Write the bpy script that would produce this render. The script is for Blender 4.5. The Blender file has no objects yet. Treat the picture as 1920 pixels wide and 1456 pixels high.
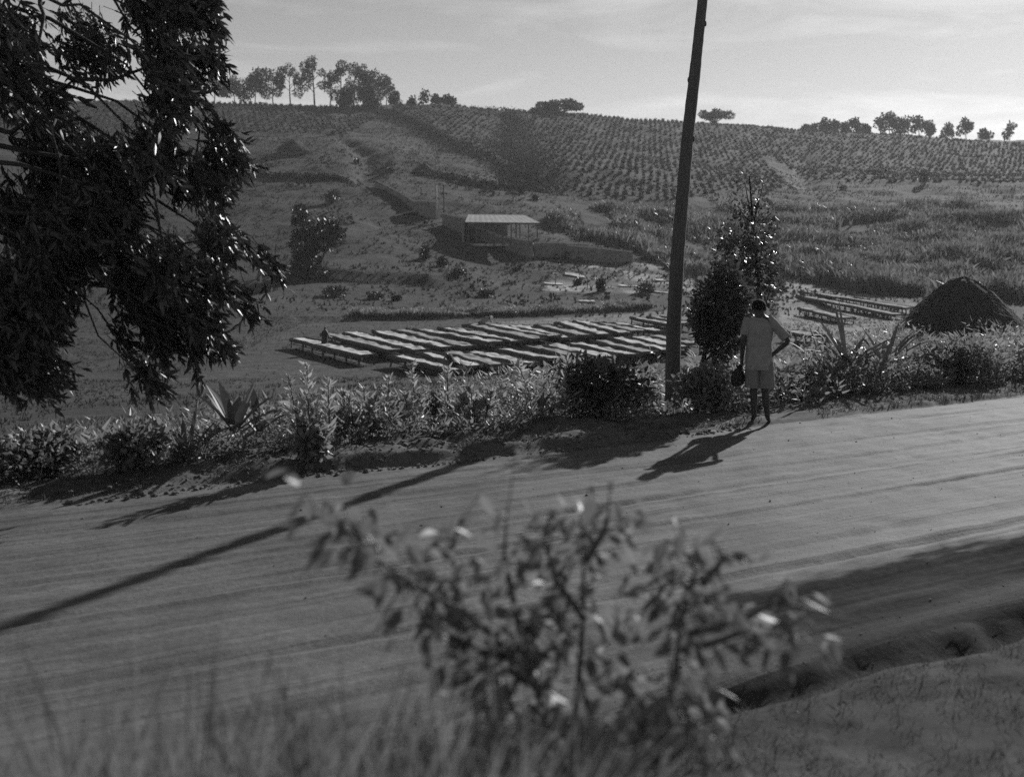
import bpy, bmesh, math, random
import numpy as np
from mathutils import Vector, Matrix
random.seed(7)
R = np.random.default_rng(11)
PI = math.pi
sc = bpy.context.scene
col = sc.collection

# ------------------------------------------------------------------ camera, sky, sun, exposure
CAMZ, HOR, F = 2.65, 430.0, 2000.0          # eye height above the road, horizon row and focal length in photo pixels
cd = bpy.data.cameras.new('camera'); cam = bpy.data.objects.new('camera', cd); col.objects.link(cam)
cam.location = (0, 0, CAMZ); cam.rotation_euler = (PI/2, 0, 0)
cd.sensor_fit = 'HORIZONTAL'; cd.sensor_width = 36.0; cd.lens = 36.0*F/1920
cd.shift_y = -(728-HOR)/1920.0               # falling front of a plate camera: verticals stay vertical
cd.clip_start = 0.05; cd.clip_end = 5000
cd.dof.use_dof = True; cd.dof.focus_distance = 19.0; cd.dof.aperture_fstop = 1.75
sc.camera = cam

SUN_EL, SUN_AZ = math.radians(24.0), math.radians(31.6)   # azimuth measured to the right of the view axis (+Y)
SD = Vector((math.sin(SUN_AZ)*math.cos(SUN_EL), math.cos(SUN_AZ)*math.cos(SUN_EL), math.sin(SUN_EL)))
w = bpy.data.worlds.new('World'); sc.world = w; w.use_nodes = True
nt = w.node_tree; nt.nodes.clear()
out = nt.nodes.new('ShaderNodeOutputWorld'); bg = nt.nodes.new('ShaderNodeBackground')
sky = nt.nodes.new('ShaderNodeTexSky'); sky.sky_type = 'NISHITA'; sky.sun_disc = False
sky.sun_elevation = SUN_EL; sky.sun_rotation = SUN_AZ; sky.altitude = 1700; sky.air_density = 1.0; sky.dust_density = 0.9; sky.ozone_density = 1.0
bw = nt.nodes.new('ShaderNodeRGBToBW')
tc = nt.nodes.new('ShaderNodeTexCoord'); mp = nt.nodes.new('ShaderNodeMapping'); mp.inputs['Scale'].default_value = (2.2, 2.2, 13.0)
mp.inputs['Rotation'].default_value = (0.0, math.radians(7), 0.0)
cn = nt.nodes.new('ShaderNodeTexNoise'); cn.inputs['Scale'].default_value = 1.7; cn.inputs['Detail'].default_value = 7; cn.inputs['Roughness'].default_value = 0.58; cn.inputs['Distortion'].default_value = 0.6
cr = nt.nodes.new('ShaderNodeMapRange'); cr.inputs['From Min'].default_value = 0.46; cr.inputs['From Max'].default_value = 0.72; cr.inputs['To Min'].default_value = 0.94; cr.inputs['To Max'].default_value = 1.45
mul = nt.nodes.new('ShaderNodeMath'); mul.operation = 'MULTIPLY'
L = nt.links.new
L(sky.outputs[0], bw.inputs[0]); L(tc.outputs['Generated'], mp.inputs[0]); L(mp.outputs[0], cn.inputs['Vector']); L(cn.outputs['Fac'], cr.inputs['Value'])
L(bw.outputs[0], mul.inputs[0]); L(cr.outputs[0], mul.inputs[1]); L(mul.outputs[0], bg.inputs['Color']); L(bg.outputs[0], out.inputs['Surface'])
bg.inputs['Strength'].default_value = 0.062
sl = bpy.data.lights.new('sun', 'SUN'); sl.energy = 5.0; sl.angle = math.radians(0.6); sl.color = (1, 1, 1)
so = bpy.data.objects.new('sun', sl); col.objects.link(so); so.rotation_euler = (-SD).to_track_quat('-Z', 'Y').to_euler()
so.location = (30, 50, 60)
sc.view_settings.view_transform = 'Standard'; sc.view_settings.look = 'None'; sc.view_settings.gamma = 1.0
sc.view_settings.exposure = 0.25
try: sc.view_settings.use_curve_mapping = False
except Exception: pass
sc.render.engine = 'CYCLES'
sc.cycles.max_bounces = 6; sc.cycles.diffuse_bounces = 3; sc.cycles.glossy_bounces = 2; sc.cycles.transmission_bounces = 3
sc.cycles.use_denoising = False; sc.cycles.volume_bounces = 0; sc.cycles.transparent_max_bounces = 4; sc.cycles.caustics_reflective = False; sc.cycles.caustics_refractive = False

# ------------------------------------------------------------------ helpers
def tag(o, label=None, cat=None, group=None, kind=None):
    if label: o['label'] = label
    if cat: o['category'] = cat
    if group: o['group'] = group
    if kind: o['kind'] = kind
    return o
def empty(name, loc, rz=0.0):
    o = bpy.data.objects.new(name, None); col.objects.link(o); o.location = loc; o.rotation_euler = (0, 0, rz)
    o.empty_display_size = 0.2
    return o
def link(name, me, parent=None):
    o = bpy.data.objects.new(name, me); col.objects.link(o)
    if parent is not None: o.parent = parent
    return o
def mesh(name, V, T, mat, smooth=False, attrs=None):
    """mesh from a vertex array and a triangle array"""
    V = np.asarray(V, dtype=np.float32).reshape(-1, 3); T = np.asarray(T, dtype=np.int32).reshape(-1, 3)
    me = bpy.data.meshes.new(name)
    me.vertices.add(len(V)); me.vertices.foreach_set('co', V.ravel())
    n = len(T)
    me.loops.add(n*3); me.loops.foreach_set('vertex_index', T.ravel())
    me.polygons.add(n); me.polygons.foreach_set('loop_start', np.arange(0, n*3, 3, dtype=np.int32))
    try: me.polygons.foreach_set('loop_total', np.full(n, 3, dtype=np.int32))
    except Exception: pass
    me.polygons.foreach_set('use_smooth', np.full(n, smooth, dtype=bool))
    for k, a in (attrs or {}).items():
        at = me.attributes.new(k, 'FLOAT', 'POINT'); at.data.foreach_set('value', np.asarray(a, dtype=np.float32).ravel())
    me.update(calc_edges=True)
    if mat is not None: me.materials.append(mat)
    return me
def cat_geo(parts):
    Vs, Ts, o = [], [], 0
    for V, T in parts:
        V = np.asarray(V, dtype=float).reshape(-1, 3); T = np.asarray(T, dtype=np.int64).reshape(-1, 3)
        Vs.append(V); Ts.append(T+o); o += len(V)
    return np.concatenate(Vs), np.concatenate(Ts)
def norm(a):
    a = np.asarray(a, dtype=float)
    return a/np.maximum(np.linalg.norm(a, axis=-1, keepdims=True), 1e-9)
def tube(P, rad, sides=6, cap=True, jitter=0.0):
    P = np.asarray(P, dtype=float); n = len(P); rad = np.broadcast_to(np.asarray(rad, dtype=float), (n,))
    D = np.gradient(P, axis=0); D = norm(D)
    ref = np.array([0.13, 0.99, 0.05]) if abs(D[0][1]) < 0.9 else np.array([1.0, 0.1, 0.0])
    A = norm(np.cross(D, ref)); B = np.cross(D, A)
    th = np.arange(sides)*2*PI/sides
    rr = rad[:, None]*(1+jitter*(R.random((n, sides))-0.5)*2)
    V = P[:, None, :]+rr[..., None]*(np.cos(th)[None, :, None]*A[:, None, :]+np.sin(th)[None, :, None]*B[:, None, :])
    V = V.reshape(-1, 3); T = []
    for i in range(n-1):
        for j in range(sides):
            a, b = i*sides+j, i*sides+(j+1) % sides; c, d = a+sides, b+sides
            T += [(a, b, d), (a, d, c)]
    if cap:
        V = np.vstack([V, P[0], P[-1]]); c0, c1 = len(V)-2, len(V)-1
        for j in range(sides):
            T.append((c0, (j+1) % sides, j)); T.append((c1, (n-1)*sides+j, (n-1)*sides+(j+1) % sides))
    return V, np.array(T)
def box(c, s, rz=0.0, top=1.0):
    x, y, z = np.array(s)/2.0
    V = np.array([(sx*x*(top if sz > 0 else 1), sy*y*(top if sz > 0 else 1), sz*z) for sz in (-1, 1) for sy in (-1, 1) for sx in (-1, 1)], dtype=float)
    cs, sn = math.cos(rz), math.sin(rz)
    V = np.stack([V[:, 0]*cs-V[:, 1]*sn, V[:, 0]*sn+V[:, 1]*cs, V[:, 2]], 1)+np.array(c)
    q = [(0, 2, 3, 1), (4, 5, 7, 6), (0, 1, 5, 4), (2, 6, 7, 3), (0, 4, 6, 2), (1, 3, 7, 5)]
    return V, np.array([t for a, b, c2, d in q for t in ((a, b, c2), (a, c2, d))])
def leaves(P, D, N, Lh, W, fold=0.12, curl=0.0, shape='leaf'):
    """n leaves: base P, direction D, rough face normal N, length and width"""
    P = np.asarray(P, float); D = norm(D); n = len(P)
    S = norm(np.cross(D, N)); N = np.cross(S, D)
    Lh = np.broadcast_to(np.asarray(Lh, float), (n,)); W = np.broadcast_to(np.asarray(W, float), (n,))
    if shape == 'leaf':    # base, two shoulders, two upper shoulders, midrib, tip
        tpl = np.array([(0, 0, 0), (-.42, .3, .1), (.42, .3, .1), (0, .42, -.08), (-.33, .66, .02), (.33, .66, .02), (0, 1, -.25)])
        T = np.array([(0, 3, 1), (0, 2, 3), (1, 3, 4), (3, 2, 5), (4, 3, 6), (3, 5, 6)])
    elif shape == 'quad':
        tpl = np.array([(0, 0, 0), (-.5, .5, .1), (.5, .5, .1), (0, 1, -.1)])
        T = np.array([(0, 2, 1), (1, 2, 3)])
    elif shape == 'blade':
        tpl = np.array([(-.5, 0, 0), (.5, 0, 0), (-.32, .55, -.05), (.32, .55, -.05), (0, 1, -.35)])
        T = np.array([(0, 1, 3), (0, 3, 2), (2, 3, 4)])
    else:                  # single triangle
        tpl = np.array([(-.5, 0, 0), (.5, 0, 0), (0, 1, 0)]); T = np.array([(0, 1, 2)])
    k = len(tpl)
    bendf = np.where(tpl[:, 2] < -0.2, 1.0, 0.0)
    V = (P[:, None, :] + tpl[None, :, 0, None]*W[:, None, None]*S[:, None, :] + tpl[None, :, 1, None]*Lh[:, None, None]*D[:, None, :]
         + tpl[None, :, 2, None]*(W*fold*4)[:, None, None]*N[:, None, :])
    if curl: V[:, :, 2] -= bendf[None, :]*Lh[:, None]*curl
    TT = T[None]+(np.arange(n)*k)[:, None, None]
    return V.reshape(-1, 3), TT.reshape(-1, 3)
def rdir(n, up=0.0, sp=1.0):
    d = R.normal(size=(n, 3))*sp; d[:, 2] += up
    return norm(d)
# value noise
_perm = R.permutation(4096)
def vnoise(x, y, seed=0):
    xi = np.floor(x).astype(np.int64); yi = np.floor(y).astype(np.int64); fx = x-xi; fy = y-yi
    fx = fx*fx*(3-2*fx); fy = fy*fy*(3-2*fy)
    def h(a, b): return _perm[(_perm[(a+seed*37) & 4095]+b) & 4095]/4095.0
    return (h(xi, yi)*(1-fx)+h(xi+1, yi)*fx)*(1-fy)+(h(xi, yi+1)*(1-fx)+h(xi+1, yi+1)*fx)*fy
def fbm(x, y, oct=4, seed=0):
    s, a, t = 0.0, 0.5, 0.0
    for o in range(oct):
        s = s+a*vnoise(x*2**o, y*2**o, seed+o*5); t += a; a *= 0.5
    return s/t-0.5
def sstep(a, b, x):
    t = np.clip((x-a)/(b-a), 0, 1); return t*t*(3-2*t)
def unp(px, py, Y):      # a photo pixel at a known distance along the ground
    return np.array([(px-960)/F*Y, Y, CAMZ-(py-HOR)/F*Y])
def proj(X, Y, Z):
    return 960+F*X/Y, HOR+F*(CAMZ-Z)/Y
CA, SA = math.cos(math.radians(28)), math.sin(math.radians(28))     # the road runs 28 degrees off the picture plane
def uv(x, y): return x*CA+y*SA, -x*SA+y*CA
def xy(u, v): return u*CA-v*SA, u*SA+v*CA
def inpoly(px, py, poly):
    c = np.zeros(np.shape(px), bool); n = len(poly)
    for i in range(n):
        x1, y1 = poly[i]; x2, y2 = poly[(i+1) % n]
        if y1 == y2: continue
        m = ((y1 > py) != (y2 > py)) & (px < (x2-x1)*(py-y1)/(y2-y1)+x1)
        c ^= m
    return c
def segdist(x, y, pts):
    """distance to a polyline, side (+ on its left), and 0..1 position along it"""
    best = np.full(np.shape(x), 1e9); side = np.zeros(np.shape(x)); tt = np.zeros(np.shape(x)); n = len(pts)-1
    for i in range(n):
        ax, ay = pts[i][:2]; bx, by = pts[i+1][:2]; dx, dy = bx-ax, by-ay
        t = np.clip(((x-ax)*dx+(y-ay)*dy)/(dx*dx+dy*dy), 0, 1)
        d = np.hypot(x-ax-t*dx, y-ay-t*dy); m = d < best
        cr_ = dx*(y-ay)-dy*(x-ax)
        best = np.where(m, d, best); side = np.where(m, np.sign(cr_), side); tt = np.where(m, (i+t)/n, tt)
    return best, side, tt

# ------------------------------------------------------------------ materials (a black-and-white plate: all greys)
def mat_new(name):
    m = bpy.data.materials.new(name); m.use_nodes = True; t = m.node_tree
    b = t.nodes['Principled BSDF']; return m, t, b
def g3(v): return (v, v, v, 1)
def simple(name, v, rough=0.85, var=0.25, scale=6.0, spec=0.3, bump=0.0, bscale=None, stretch=None, detail=5):
    m, t, b = mat_new(name)
    tcn = t.nodes.new('ShaderNodeTexCoord'); vec = tcn.outputs['Object']
    if stretch:
        mpn = t.nodes.new('ShaderNodeMapping'); mpn.inputs['Scale'].default_value = stretch; t.links.new(vec, mpn.inputs[0]); vec = mpn.outputs[0]
    n = t.nodes.new('ShaderNodeTexNoise'); n.inputs['Scale'].default_value = scale; n.inputs['Detail'].default_value = detail; n.inputs['Roughness'].default_value = 0.65
    t.links.new(vec, n.inputs['Vector'])
    r = t.nodes.new('ShaderNodeValToRGB'); r.color_ramp.elements[0].position = 0.3; r.color_ramp.elements[1].position = 0.7
    r.color_ramp.elements[0].color = g3(v*(1-var)); r.color_ramp.elements[1].color = g3(v*(1+var))
    t.links.new(n.outputs['Fac'], r.inputs[0]); t.links.new(r.outputs[0], b.inputs['Base Color'])
    b.inputs['Roughness'].default_value = rough; b.inputs['Specular IOR Level'].default_value = spec
    if bump:
        n2 = t.nodes.new('ShaderNodeTexNoise'); n2.inputs['Scale'].default_value = bscale or scale*3; n2.inputs['Detail'].default_value = 6
        t.links.new(vec, n2.inputs['Vector'])
        bp = t.nodes.new('ShaderNodeBump'); bp.inputs['Strength'].default_value = bump; bp.inputs['Distance'].default_value = 0.03
        t.links.new(n2.outputs['Fac'], bp.inputs['Height']); t.links.new(bp.outputs[0], b.inputs['Normal'])
    return m
def leafmat(name, v, rough=0.42, spec=0.5, trans=0.25, var=0.35, scale=1.3):
    m, t, b = mat_new(name)
    tcn = t.nodes.new('ShaderNodeTexCoord')
    n = t.nodes.new('ShaderNodeTexNoise'); n.inputs['Scale'].default_value = scale; n.inputs['Detail'].default_value = 4
    t.links.new(tcn.outputs['Object'], n.inputs['Vector'])
    r = t.nodes.new('ShaderNodeMapRange'); r.inputs['From Min'].default_value = 0.3; r.inputs['From Max'].default_value = 0.7
    r.inputs['To Min'].default_value = v*(1-var); r.inputs['To Max'].default_value = v*(1+var)
    t.links.new(n.outputs['Fac'], r.inputs['Value']); t.links.new(r.outputs[0], b.inputs['Base Color'])
    b.inputs['Roughness'].default_value = rough; b.inputs['Specular IOR Level'].default_value = spec
    tr = t.nodes.new('ShaderNodeBsdfTranslucent'); t.links.new(r.outputs[0], tr.inputs['Color'])
    mx = t.nodes.new('ShaderNodeMixShader'); mx.inputs[0].default_value = trans
    o = t.nodes['Material Output']
    t.links.new(b.outputs[0], mx.inputs[1]); t.links.new(tr.outputs[0], mx.inputs[2]); t.links.new(mx.outputs[0], o.inputs['Surface'])
    return m
M = {}
M['bark'] = simple('bark', 0.045, 0.9, 0.4, 9, bump=0.6, stretch=(3, 3, 0.5))
M['pole'] = simple('weathered_pole_wood', 0.11, 0.8, 0.35, 10, bump=0.5, stretch=(5, 5, 0.25))
M['stem'] = simple('green_stem', 0.10, 0.7, 0.3, 8)
M['tree_leaf'] = leafmat('gum_leaf', 0.05, 0.42, 0.5, 0.10)
M['young_leaf'] = leafmat('young_tree_leaf', 0.085, 0.33, 0.7, 0.3)
M['fore_leaf'] = leafmat('foreground_leaf', 0.20, 0.5, 0.4, 0.45, scale=9)
M['near_leaf'] = leafmat('near_grass_blade', 0.22, 0.7, 0.2, 0.5, scale=4)
M['weed'] = leafmat('weed_leaf', 0.20, 0.45, 0.5, 0.5, scale=0.9)
M['weed_pale'] = leafmat('pale_weed_leaf', 0.24, 0.45, 0.5, 0.5, scale=0.7)
M['stalk'] = leafmat('pale_flower_stalk', 0.40, 0.5, 0.5, 0.45, scale=3)
M['agave'] = leafmat('broad_fleshy_leaf', 0.15, 0.55, 0.25, 0.10, scale=2)
M['bush'] = leafmat('bush_leaf', 0.055, 0.5, 0.4, 0.15, scale=0.6)
M['scrub'] = leafmat('scrub_leaf', 0.045, 0.85, 0.1, 0.1, scale=0.6)
M['far_leaf'] = leafmat('far_tree_leaf', 0.055, 0.6, 0.3, 0.2, scale=0.25)
M['coffee'] = leafmat('coffee_leaf', 0.055, 0.8, 0.12, 0.15, scale=0.25)
M['reed'] = leafmat('reed_blade', 0.16, 0.45, 0.4, 0.42, scale=0.35, var=0.7)
M['grass'] = leafmat('dry_grass', 0.052, 0.8, 0.1, 0.25, scale=0.15, var=0.4)
M['bank_grass'] = leafmat('bank_grass', 0.085, 0.6, 0.3, 0.25, scale=1.5, var=0.4)
M['bench_wood'] = simple('old_table_wood', 0.10, 0.9, 0.35, 5)
M['parchment'] = simple('drying_coffee_beans', 0.52, 0.95, 0.48, 1.6, spec=0.1, bump=0.5, bscale=14)
M['parchment_b'] = simple('drying_coffee_beans_dull', 0.32, 0.95, 0.5, 1.6, spec=0.1, bump=0.5, bscale=14)
M['verge_soil'] = simple('soil_clod', 0.13, 0.95, 0.3, 9)
M['stone'] = simple('dark_stone_wall', 0.19, 0.95, 0.4, 1.6, bump=0.8, bscale=3)
M['plaster'] = simple('pale_cement', 0.42, 0.9, 0.2, 1.2)
M['iron'] = simple('corrugated_iron_roof', 0.26, 0.7, 0.35, 0.7, spec=0.3)
M['thatch'] = simple('dark_thatch', 0.055, 0.95, 0.45, 3.0, bump=0.9, bscale=9, stretch=(4, 4, 0.8))
M['mud'] = simple('mud_wall', 0.12, 0.95, 0.25, 2.5, bump=0.4)
M['skin'] = simple('dark_skin', 0.045, 0.5, 0.15, 8, spec=0.4)
M['hair'] = simple('black_hair', 0.012, 0.9, 0.3, 60, spec=0.2, bump=0.6, bscale=120)
M['shirt'] = simple('pale_cotton_shirt', 0.30, 0.95, 0.2, 7, spec=0.1, bump=1.0, bscale=14)
M['shorts'] = simple('grey_cotton_shorts', 0.22, 0.95, 0.14, 6, spec=0.1, bump=0.5, bscale=12)
M['dark_cloth'] = simple('dark_cloth', 0.03, 0.9, 0.3, 8)
M['white_cloth'] = simple('white_cloth', 0.7, 0.9, 0.08, 8)
M['white_cloth'].name = 'white_cloth'

def ground_mat():
    m, t, b = mat_new('hillside_ground')
    at = t.nodes.new('ShaderNodeAttribute'); at.attribute_name = 'tone'
    tcn = t.nodes.new('ShaderNodeTexCoord')
    def nz(scale, d=6, st=None):
        n = t.nodes.new('ShaderNodeTexNoise'); n.inputs['Scale'].default_value = scale; n.inputs['Detail'].default_value = d; n.inputs['Roughness'].default_value = 0.7
        if st:
            q = t.nodes.new('ShaderNodeMapping'); q.inputs['Scale'].default_value = st; t.links.new(tcn.outputs['Object'], q.inputs[0]); t.links.new(q.outputs[0], n.inputs['Vector'])
        else: t.links.new(tcn.outputs['Object'], n.inputs['Vector'])
        return n
    n1, n2, n3 = nz(0.09), nz(0.9, 8), nz(7.0, 6)
    def mr(n, lo, hi, a=0.3, c=0.7):
        r = t.nodes.new('ShaderNodeMapRange'); r.inputs['From Min'].default_value = a; r.inputs['From Max'].default_value = c
        r.inputs['To Min'].default_value = lo; r.inputs['To Max'].default_value = hi; t.links.new(n.outputs['Fac'], r.inputs['Value']); return r
    def mm(a, c):
        x = t.nodes.new('ShaderNodeMath'); x.operation = 'MULTIPLY'; t.links.new(a, x.inputs[0]); t.links.new(c, x.inputs[1]); return x.outputs[0]
    c = mm(mm(mm(at.outputs['Fac'], mr(n1, 0.7, 1.3).outputs[0]), mr(n2, 0.6, 1.4).outputs[0]), mr(n3, 0.7, 1.3).outputs[0])
    t.links.new(c, b.inputs['Base Color']); b.inputs['Roughness'].default_value = 0.95; b.inputs['Specular IOR Level'].default_value = 0.1
    b1 = t.nodes.new('ShaderNodeBump'); b1.inputs['Strength'].default_value = 0.7; b1.inputs['Distance'].default_value = 0.35; t.links.new(n2.outputs['Fac'], b1.inputs['Height'])
    b2 = t.nodes.new('ShaderNodeBump'); b2.inputs['Strength'].default_value = 0.8; b2.inputs['Distance'].default_value = 0.05; t.links.new(n3.outputs['Fac'], b2.inputs['Height'])
    t.links.new(b1.outputs[0], b2.inputs['Normal']); t.links.new(b2.outputs[0], b.inputs['Normal'])
    return m
def near_mat(name, along):
    """dirt of the road and its verges; 'tone' carries the soil colour, streaks run along the wheel tracks"""
    m, t, b = mat_new(name)
    at = t.nodes.new('ShaderNodeAttribute'); at.attribute_name = 'tone'
    tcn = t.nodes.new('ShaderNodeTexCoord')
    rot = t.nodes.new('ShaderNodeMapping'); rot.inputs['Rotation'].default_value = (0, 0, math.radians(-28)); t.links.new(tcn.outputs['Object'], rot.inputs[0])
    st = t.nodes.new('ShaderNodeMapping'); st.inputs['Scale'].default_value = (0.09, 8.0, 1) if along else (1, 1, 1); t.links.new(rot.outputs[0], st.inputs[0])
    n1 = t.nodes.new('ShaderNodeTexNoise'); n1.inputs['Scale'].default_value = 1.3 if along else 2.0; n1.inputs['Detail'].default_value = 7; n1.inputs['Roughness'].default_value = 0.62; n1.inputs['Distortion'].default_value = 0.9
    t.links.new(st.outputs[0], n1.inputs['Vector'])
    n2 = t.nodes.new('ShaderNodeTexNoise'); n2.inputs['Scale'].default_value = 14; n2.inputs['Detail'].default_value = 8; n2.inputs['Roughness'].default_value = 0.75
    t.links.new(tcn.outputs['Object'], n2.inputs['Vector'])
    n3 = t.nodes.new('ShaderNodeTexNoise'); n3.inputs['Scale'].default_value = 0.8; n3.inputs['Detail'].default_value = 5
    t.links.new(tcn.outputs['Object'], n3.inputs['Vector'])
    def mr(n, lo, hi):
        r = t.nodes.new('ShaderNodeMapRange'); r.inputs['From Min'].default_value = 0.3; r.inputs['From Max'].default_value = 0.7
        r.inputs['To Min'].default_value = lo; r.inputs['To Max'].default_value = hi; t.links.new(n.outputs['Fac'], r.inputs['Value']); return r.outputs[0]
    def mm(a, c):
        x = t.nodes.new('ShaderNodeMath'); x.operation = 'MULTIPLY'; t.links.new(a, x.inputs[0]); t.links.new(c, x.inputs[1]); return x.outputs[0]
    c = mm(mm(mm(at.outputs['Fac'], mr(n1, 0.70, 1.30) if along else mr(n1, 0.8, 1.2)), mr(n2, 0.72, 1.28)), mr(n3, 0.72, 1.26))
    t.links.new(c, b.inputs['Base Color']); b.inputs['Roughness'].default_value = 0.80 if along else 0.95; b.inputs['Specular IOR Level'].default_value = 0.06
    if along:
        sp = t.nodes.new('ShaderNodeMapRange'); sp.inputs['From Min'].default_value = 0.06; sp.inputs['From Max'].default_value = 0.11; sp.inputs['To Min'].default_value = 0.0; sp.inputs['To Max'].default_value = 0.14
        t.links.new(at.outputs['Fac'], sp.inputs['Value']); t.links.new(sp.outputs[0], b.inputs['Specular IOR Level'])
    b1 = t.nodes.new('ShaderNodeBump'); b1.inputs['Strength'].default_value = 0.6; b1.inputs['Distance'].default_value = 0.03; t.links.new(n1.outputs['Fac'], b1.inputs['Height'])
    b2 = t.nodes.new('ShaderNodeBump'); b2.inputs['Strength'].default_value = 0.7; b2.inputs['Distance'].default_value = 0.012; t.links.new(n2.outputs['Fac'], b2.inputs['Height'])
    t.links.new(b1.outputs[0], b2.inputs['Normal']); t.links.new(b2.outputs[0], b.inputs['Normal'])
    return m
M['ground'] = ground_mat(); M['road'] = near_mat('packed_dirt_road', True); M['verge'] = near_mat('loose_soil', False)

# ------------------------------------------------------------------ terrain heights
ctl = [unp(*a) for a in [
 # far slope, ridge (px, py, distance)
 (-250,190,330),(60,190,335),(300,196,340),(560,198,350),(740,205,355),(880,206,360),(960,209,365),(1100,216,375),(1300,232,400),(1500,248,425),(1755,262,440),(1950,276,450),(2250,290,460),
 (560,290,230),(300,285,225),(-150,280,220),(800,270,270),(700,300,225),(800,330,205),(960,280,285),(960,350,200),(1100,300,265),(1250,372,205),(1250,310,275),(1450,352,235),(1600,352,250),(1755,345,250),(1950,345,255),(1500,300,330),(1750,310,330),
 # lower slope
 (430,335,190),(640,340,185),(150,340,185),(-300,340,180),(560,425,140),(300,425,140),(700,420,150),(830,420,150),(560,512,115),(300,520,112),(40,520,110),(-300,520,110),(750,525,116),(760,460,135),
 (900,545,110),(1100,540,116),(985,476,140),(870,447,145),(950,385,172),(1100,470,144),(1100,425,165),(1250,480,150),(1250,420,182),(1400,500,142),(1600,535,126),(1600,480,150),(1600,420,185),(1850,480,150),(1850,420,185),(2200,450,165),(1850,535,126),
 (480,572,95),(200,572,94),(-200,572,94)]]
ctl += [np.array(p) for p in [(-14,62,-5),(0,60,-5),(14,75,-5),(-14,72,-5),(0,85,-5),(12,88,-5),(30,100,-5),(45,112,-5),(55,112,-5),(40,90,-5),(60,80,-5),(90,100,-5),(-40,66,-5),(-70,66,-5),
 (-30,45,-4.3),(0,45,-3.6),(30,62,-3.4),(60,62,-2.6),(0,30,-1.9),(-20,30,-2.9),(20,35,-1.9),
 (0,480,36),(120,560,28),(-150,460,34),(250,600,24),(-60,600,22)]]
ctl = np.array(ctl, float)
def _U(r2): return np.where(r2 > 0, 0.5*r2*np.log(np.maximum(r2, 1e-9)), 0.0)
_c = ctl[:, :2]/100.0; _n = len(ctl)
_K = _U(((_c[:, None]-_c[None])**2).sum(-1))+np.eye(_n)*0.004
_Pm = np.hstack([np.ones((_n, 1)), _c])
_A = np.vstack([np.hstack([_K, _Pm]), np.hstack([_Pm.T, np.zeros((3, 3))])])
_w = np.linalg.solve(_A, np.concatenate([ctl[:, 2], np.zeros(3)]))
def tps(x, y):
    sh = np.shape(x); q = np.stack([np.ravel(x), np.ravel(y)], 1)/100.0; o = np.empty(len(q))
    for i in range(0, len(q), 40000):
        s = q[i:i+40000]
        o[i:i+40000] = _U(((s[:, None]-_c[None])**2).sum(-1)) @ _w[:_n] + _w[_n] + s @ _w[_n+1:]
    return o.reshape(sh)
GULLY = [(0, 362), (-3, 300), (3.5, 240), (1.0, 196)]
BAND = [(-52, 352), (-44, 338), (-18, 282), (-6, 245), (4.5, 212)]
PATHG = [(-39, 256), (-33, 240), (-28.5, 214), (-26.5, 186)]
BANK = [(-13.5, 88.5), (-6, 90.5), (0, 92), (7, 96), (13, 99)]
CUT = [(-26, 121), (-20, 112), (-15.5, 112.5), (-11.5, 114), (-8, 112)]
RROAD = [(95, 345), (72, 270), (66, 236)]
def hfar(x, y):
    z = tps(x, y)
    far = sstep(60, 140, y)
    z = z+fbm(x/22, y/22, 4, 3)*3.0*far*sstep(110, 220, y)+fbm(x/6, y/6, 3, 9)*0.9*sstep(88, 120, y)
    d, s, t = segdist(x, y, GULLY); z = z-2.6*np.exp(-(d/(5+2*t))**2)*sstep(0, .15, t)*(1-sstep(.93, 1, t))
    d, s, t = segdist(x, y, BAND); z = z+np.where(s > 0, 1, 0)*1.5*sstep(0, 4.5, d)*(1-sstep(6, 60, d))*sstep(0, .1, t)*(1-sstep(.9, 1, t))
    d, s, t = segdist(x, y, PATHG); z = z-1.6*np.exp(-(d/2.6)**2)
    d, s, t = segdist(x, y, CUT); z = z+np.where(s > 0, 1, 0)*0.75*sstep(0, 1.8, d)*(1-sstep(2.5, 16, d))*sstep(0, .1, t)*(1-sstep(.85, 1, t))-0.25*np.exp(-(d/1.6)**2)
    d, s, t = segdist(x, y, RROAD); z = z-1.8*np.exp(-(d/4.0)**2)*sstep(0, .1, t)*(1-sstep(.9, 1, t))
    # the levelled drying floor and the bank behind it
    d, s, t = segdist(x, y, BANK)
    flat = sstep(49, 54, y+0.0*x)*np.where(s > 0, 1-sstep(-0.1, 0.9, d), 1.0)*sstep(-24, -17, x)*(1-sstep(17, 24, x))*(1-sstep(97, 103, y))
    z = z*(1-flat)+(-5.0+fbm(x/4, y/4, 3, 4)*0.10)*flat
    return z
def bermh(u): return 0.03+0.10*sstep(1.7, 3.4, u)*(1-sstep(6.6, 9.0, u))+0.02*sstep(11, 13, u)
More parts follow.
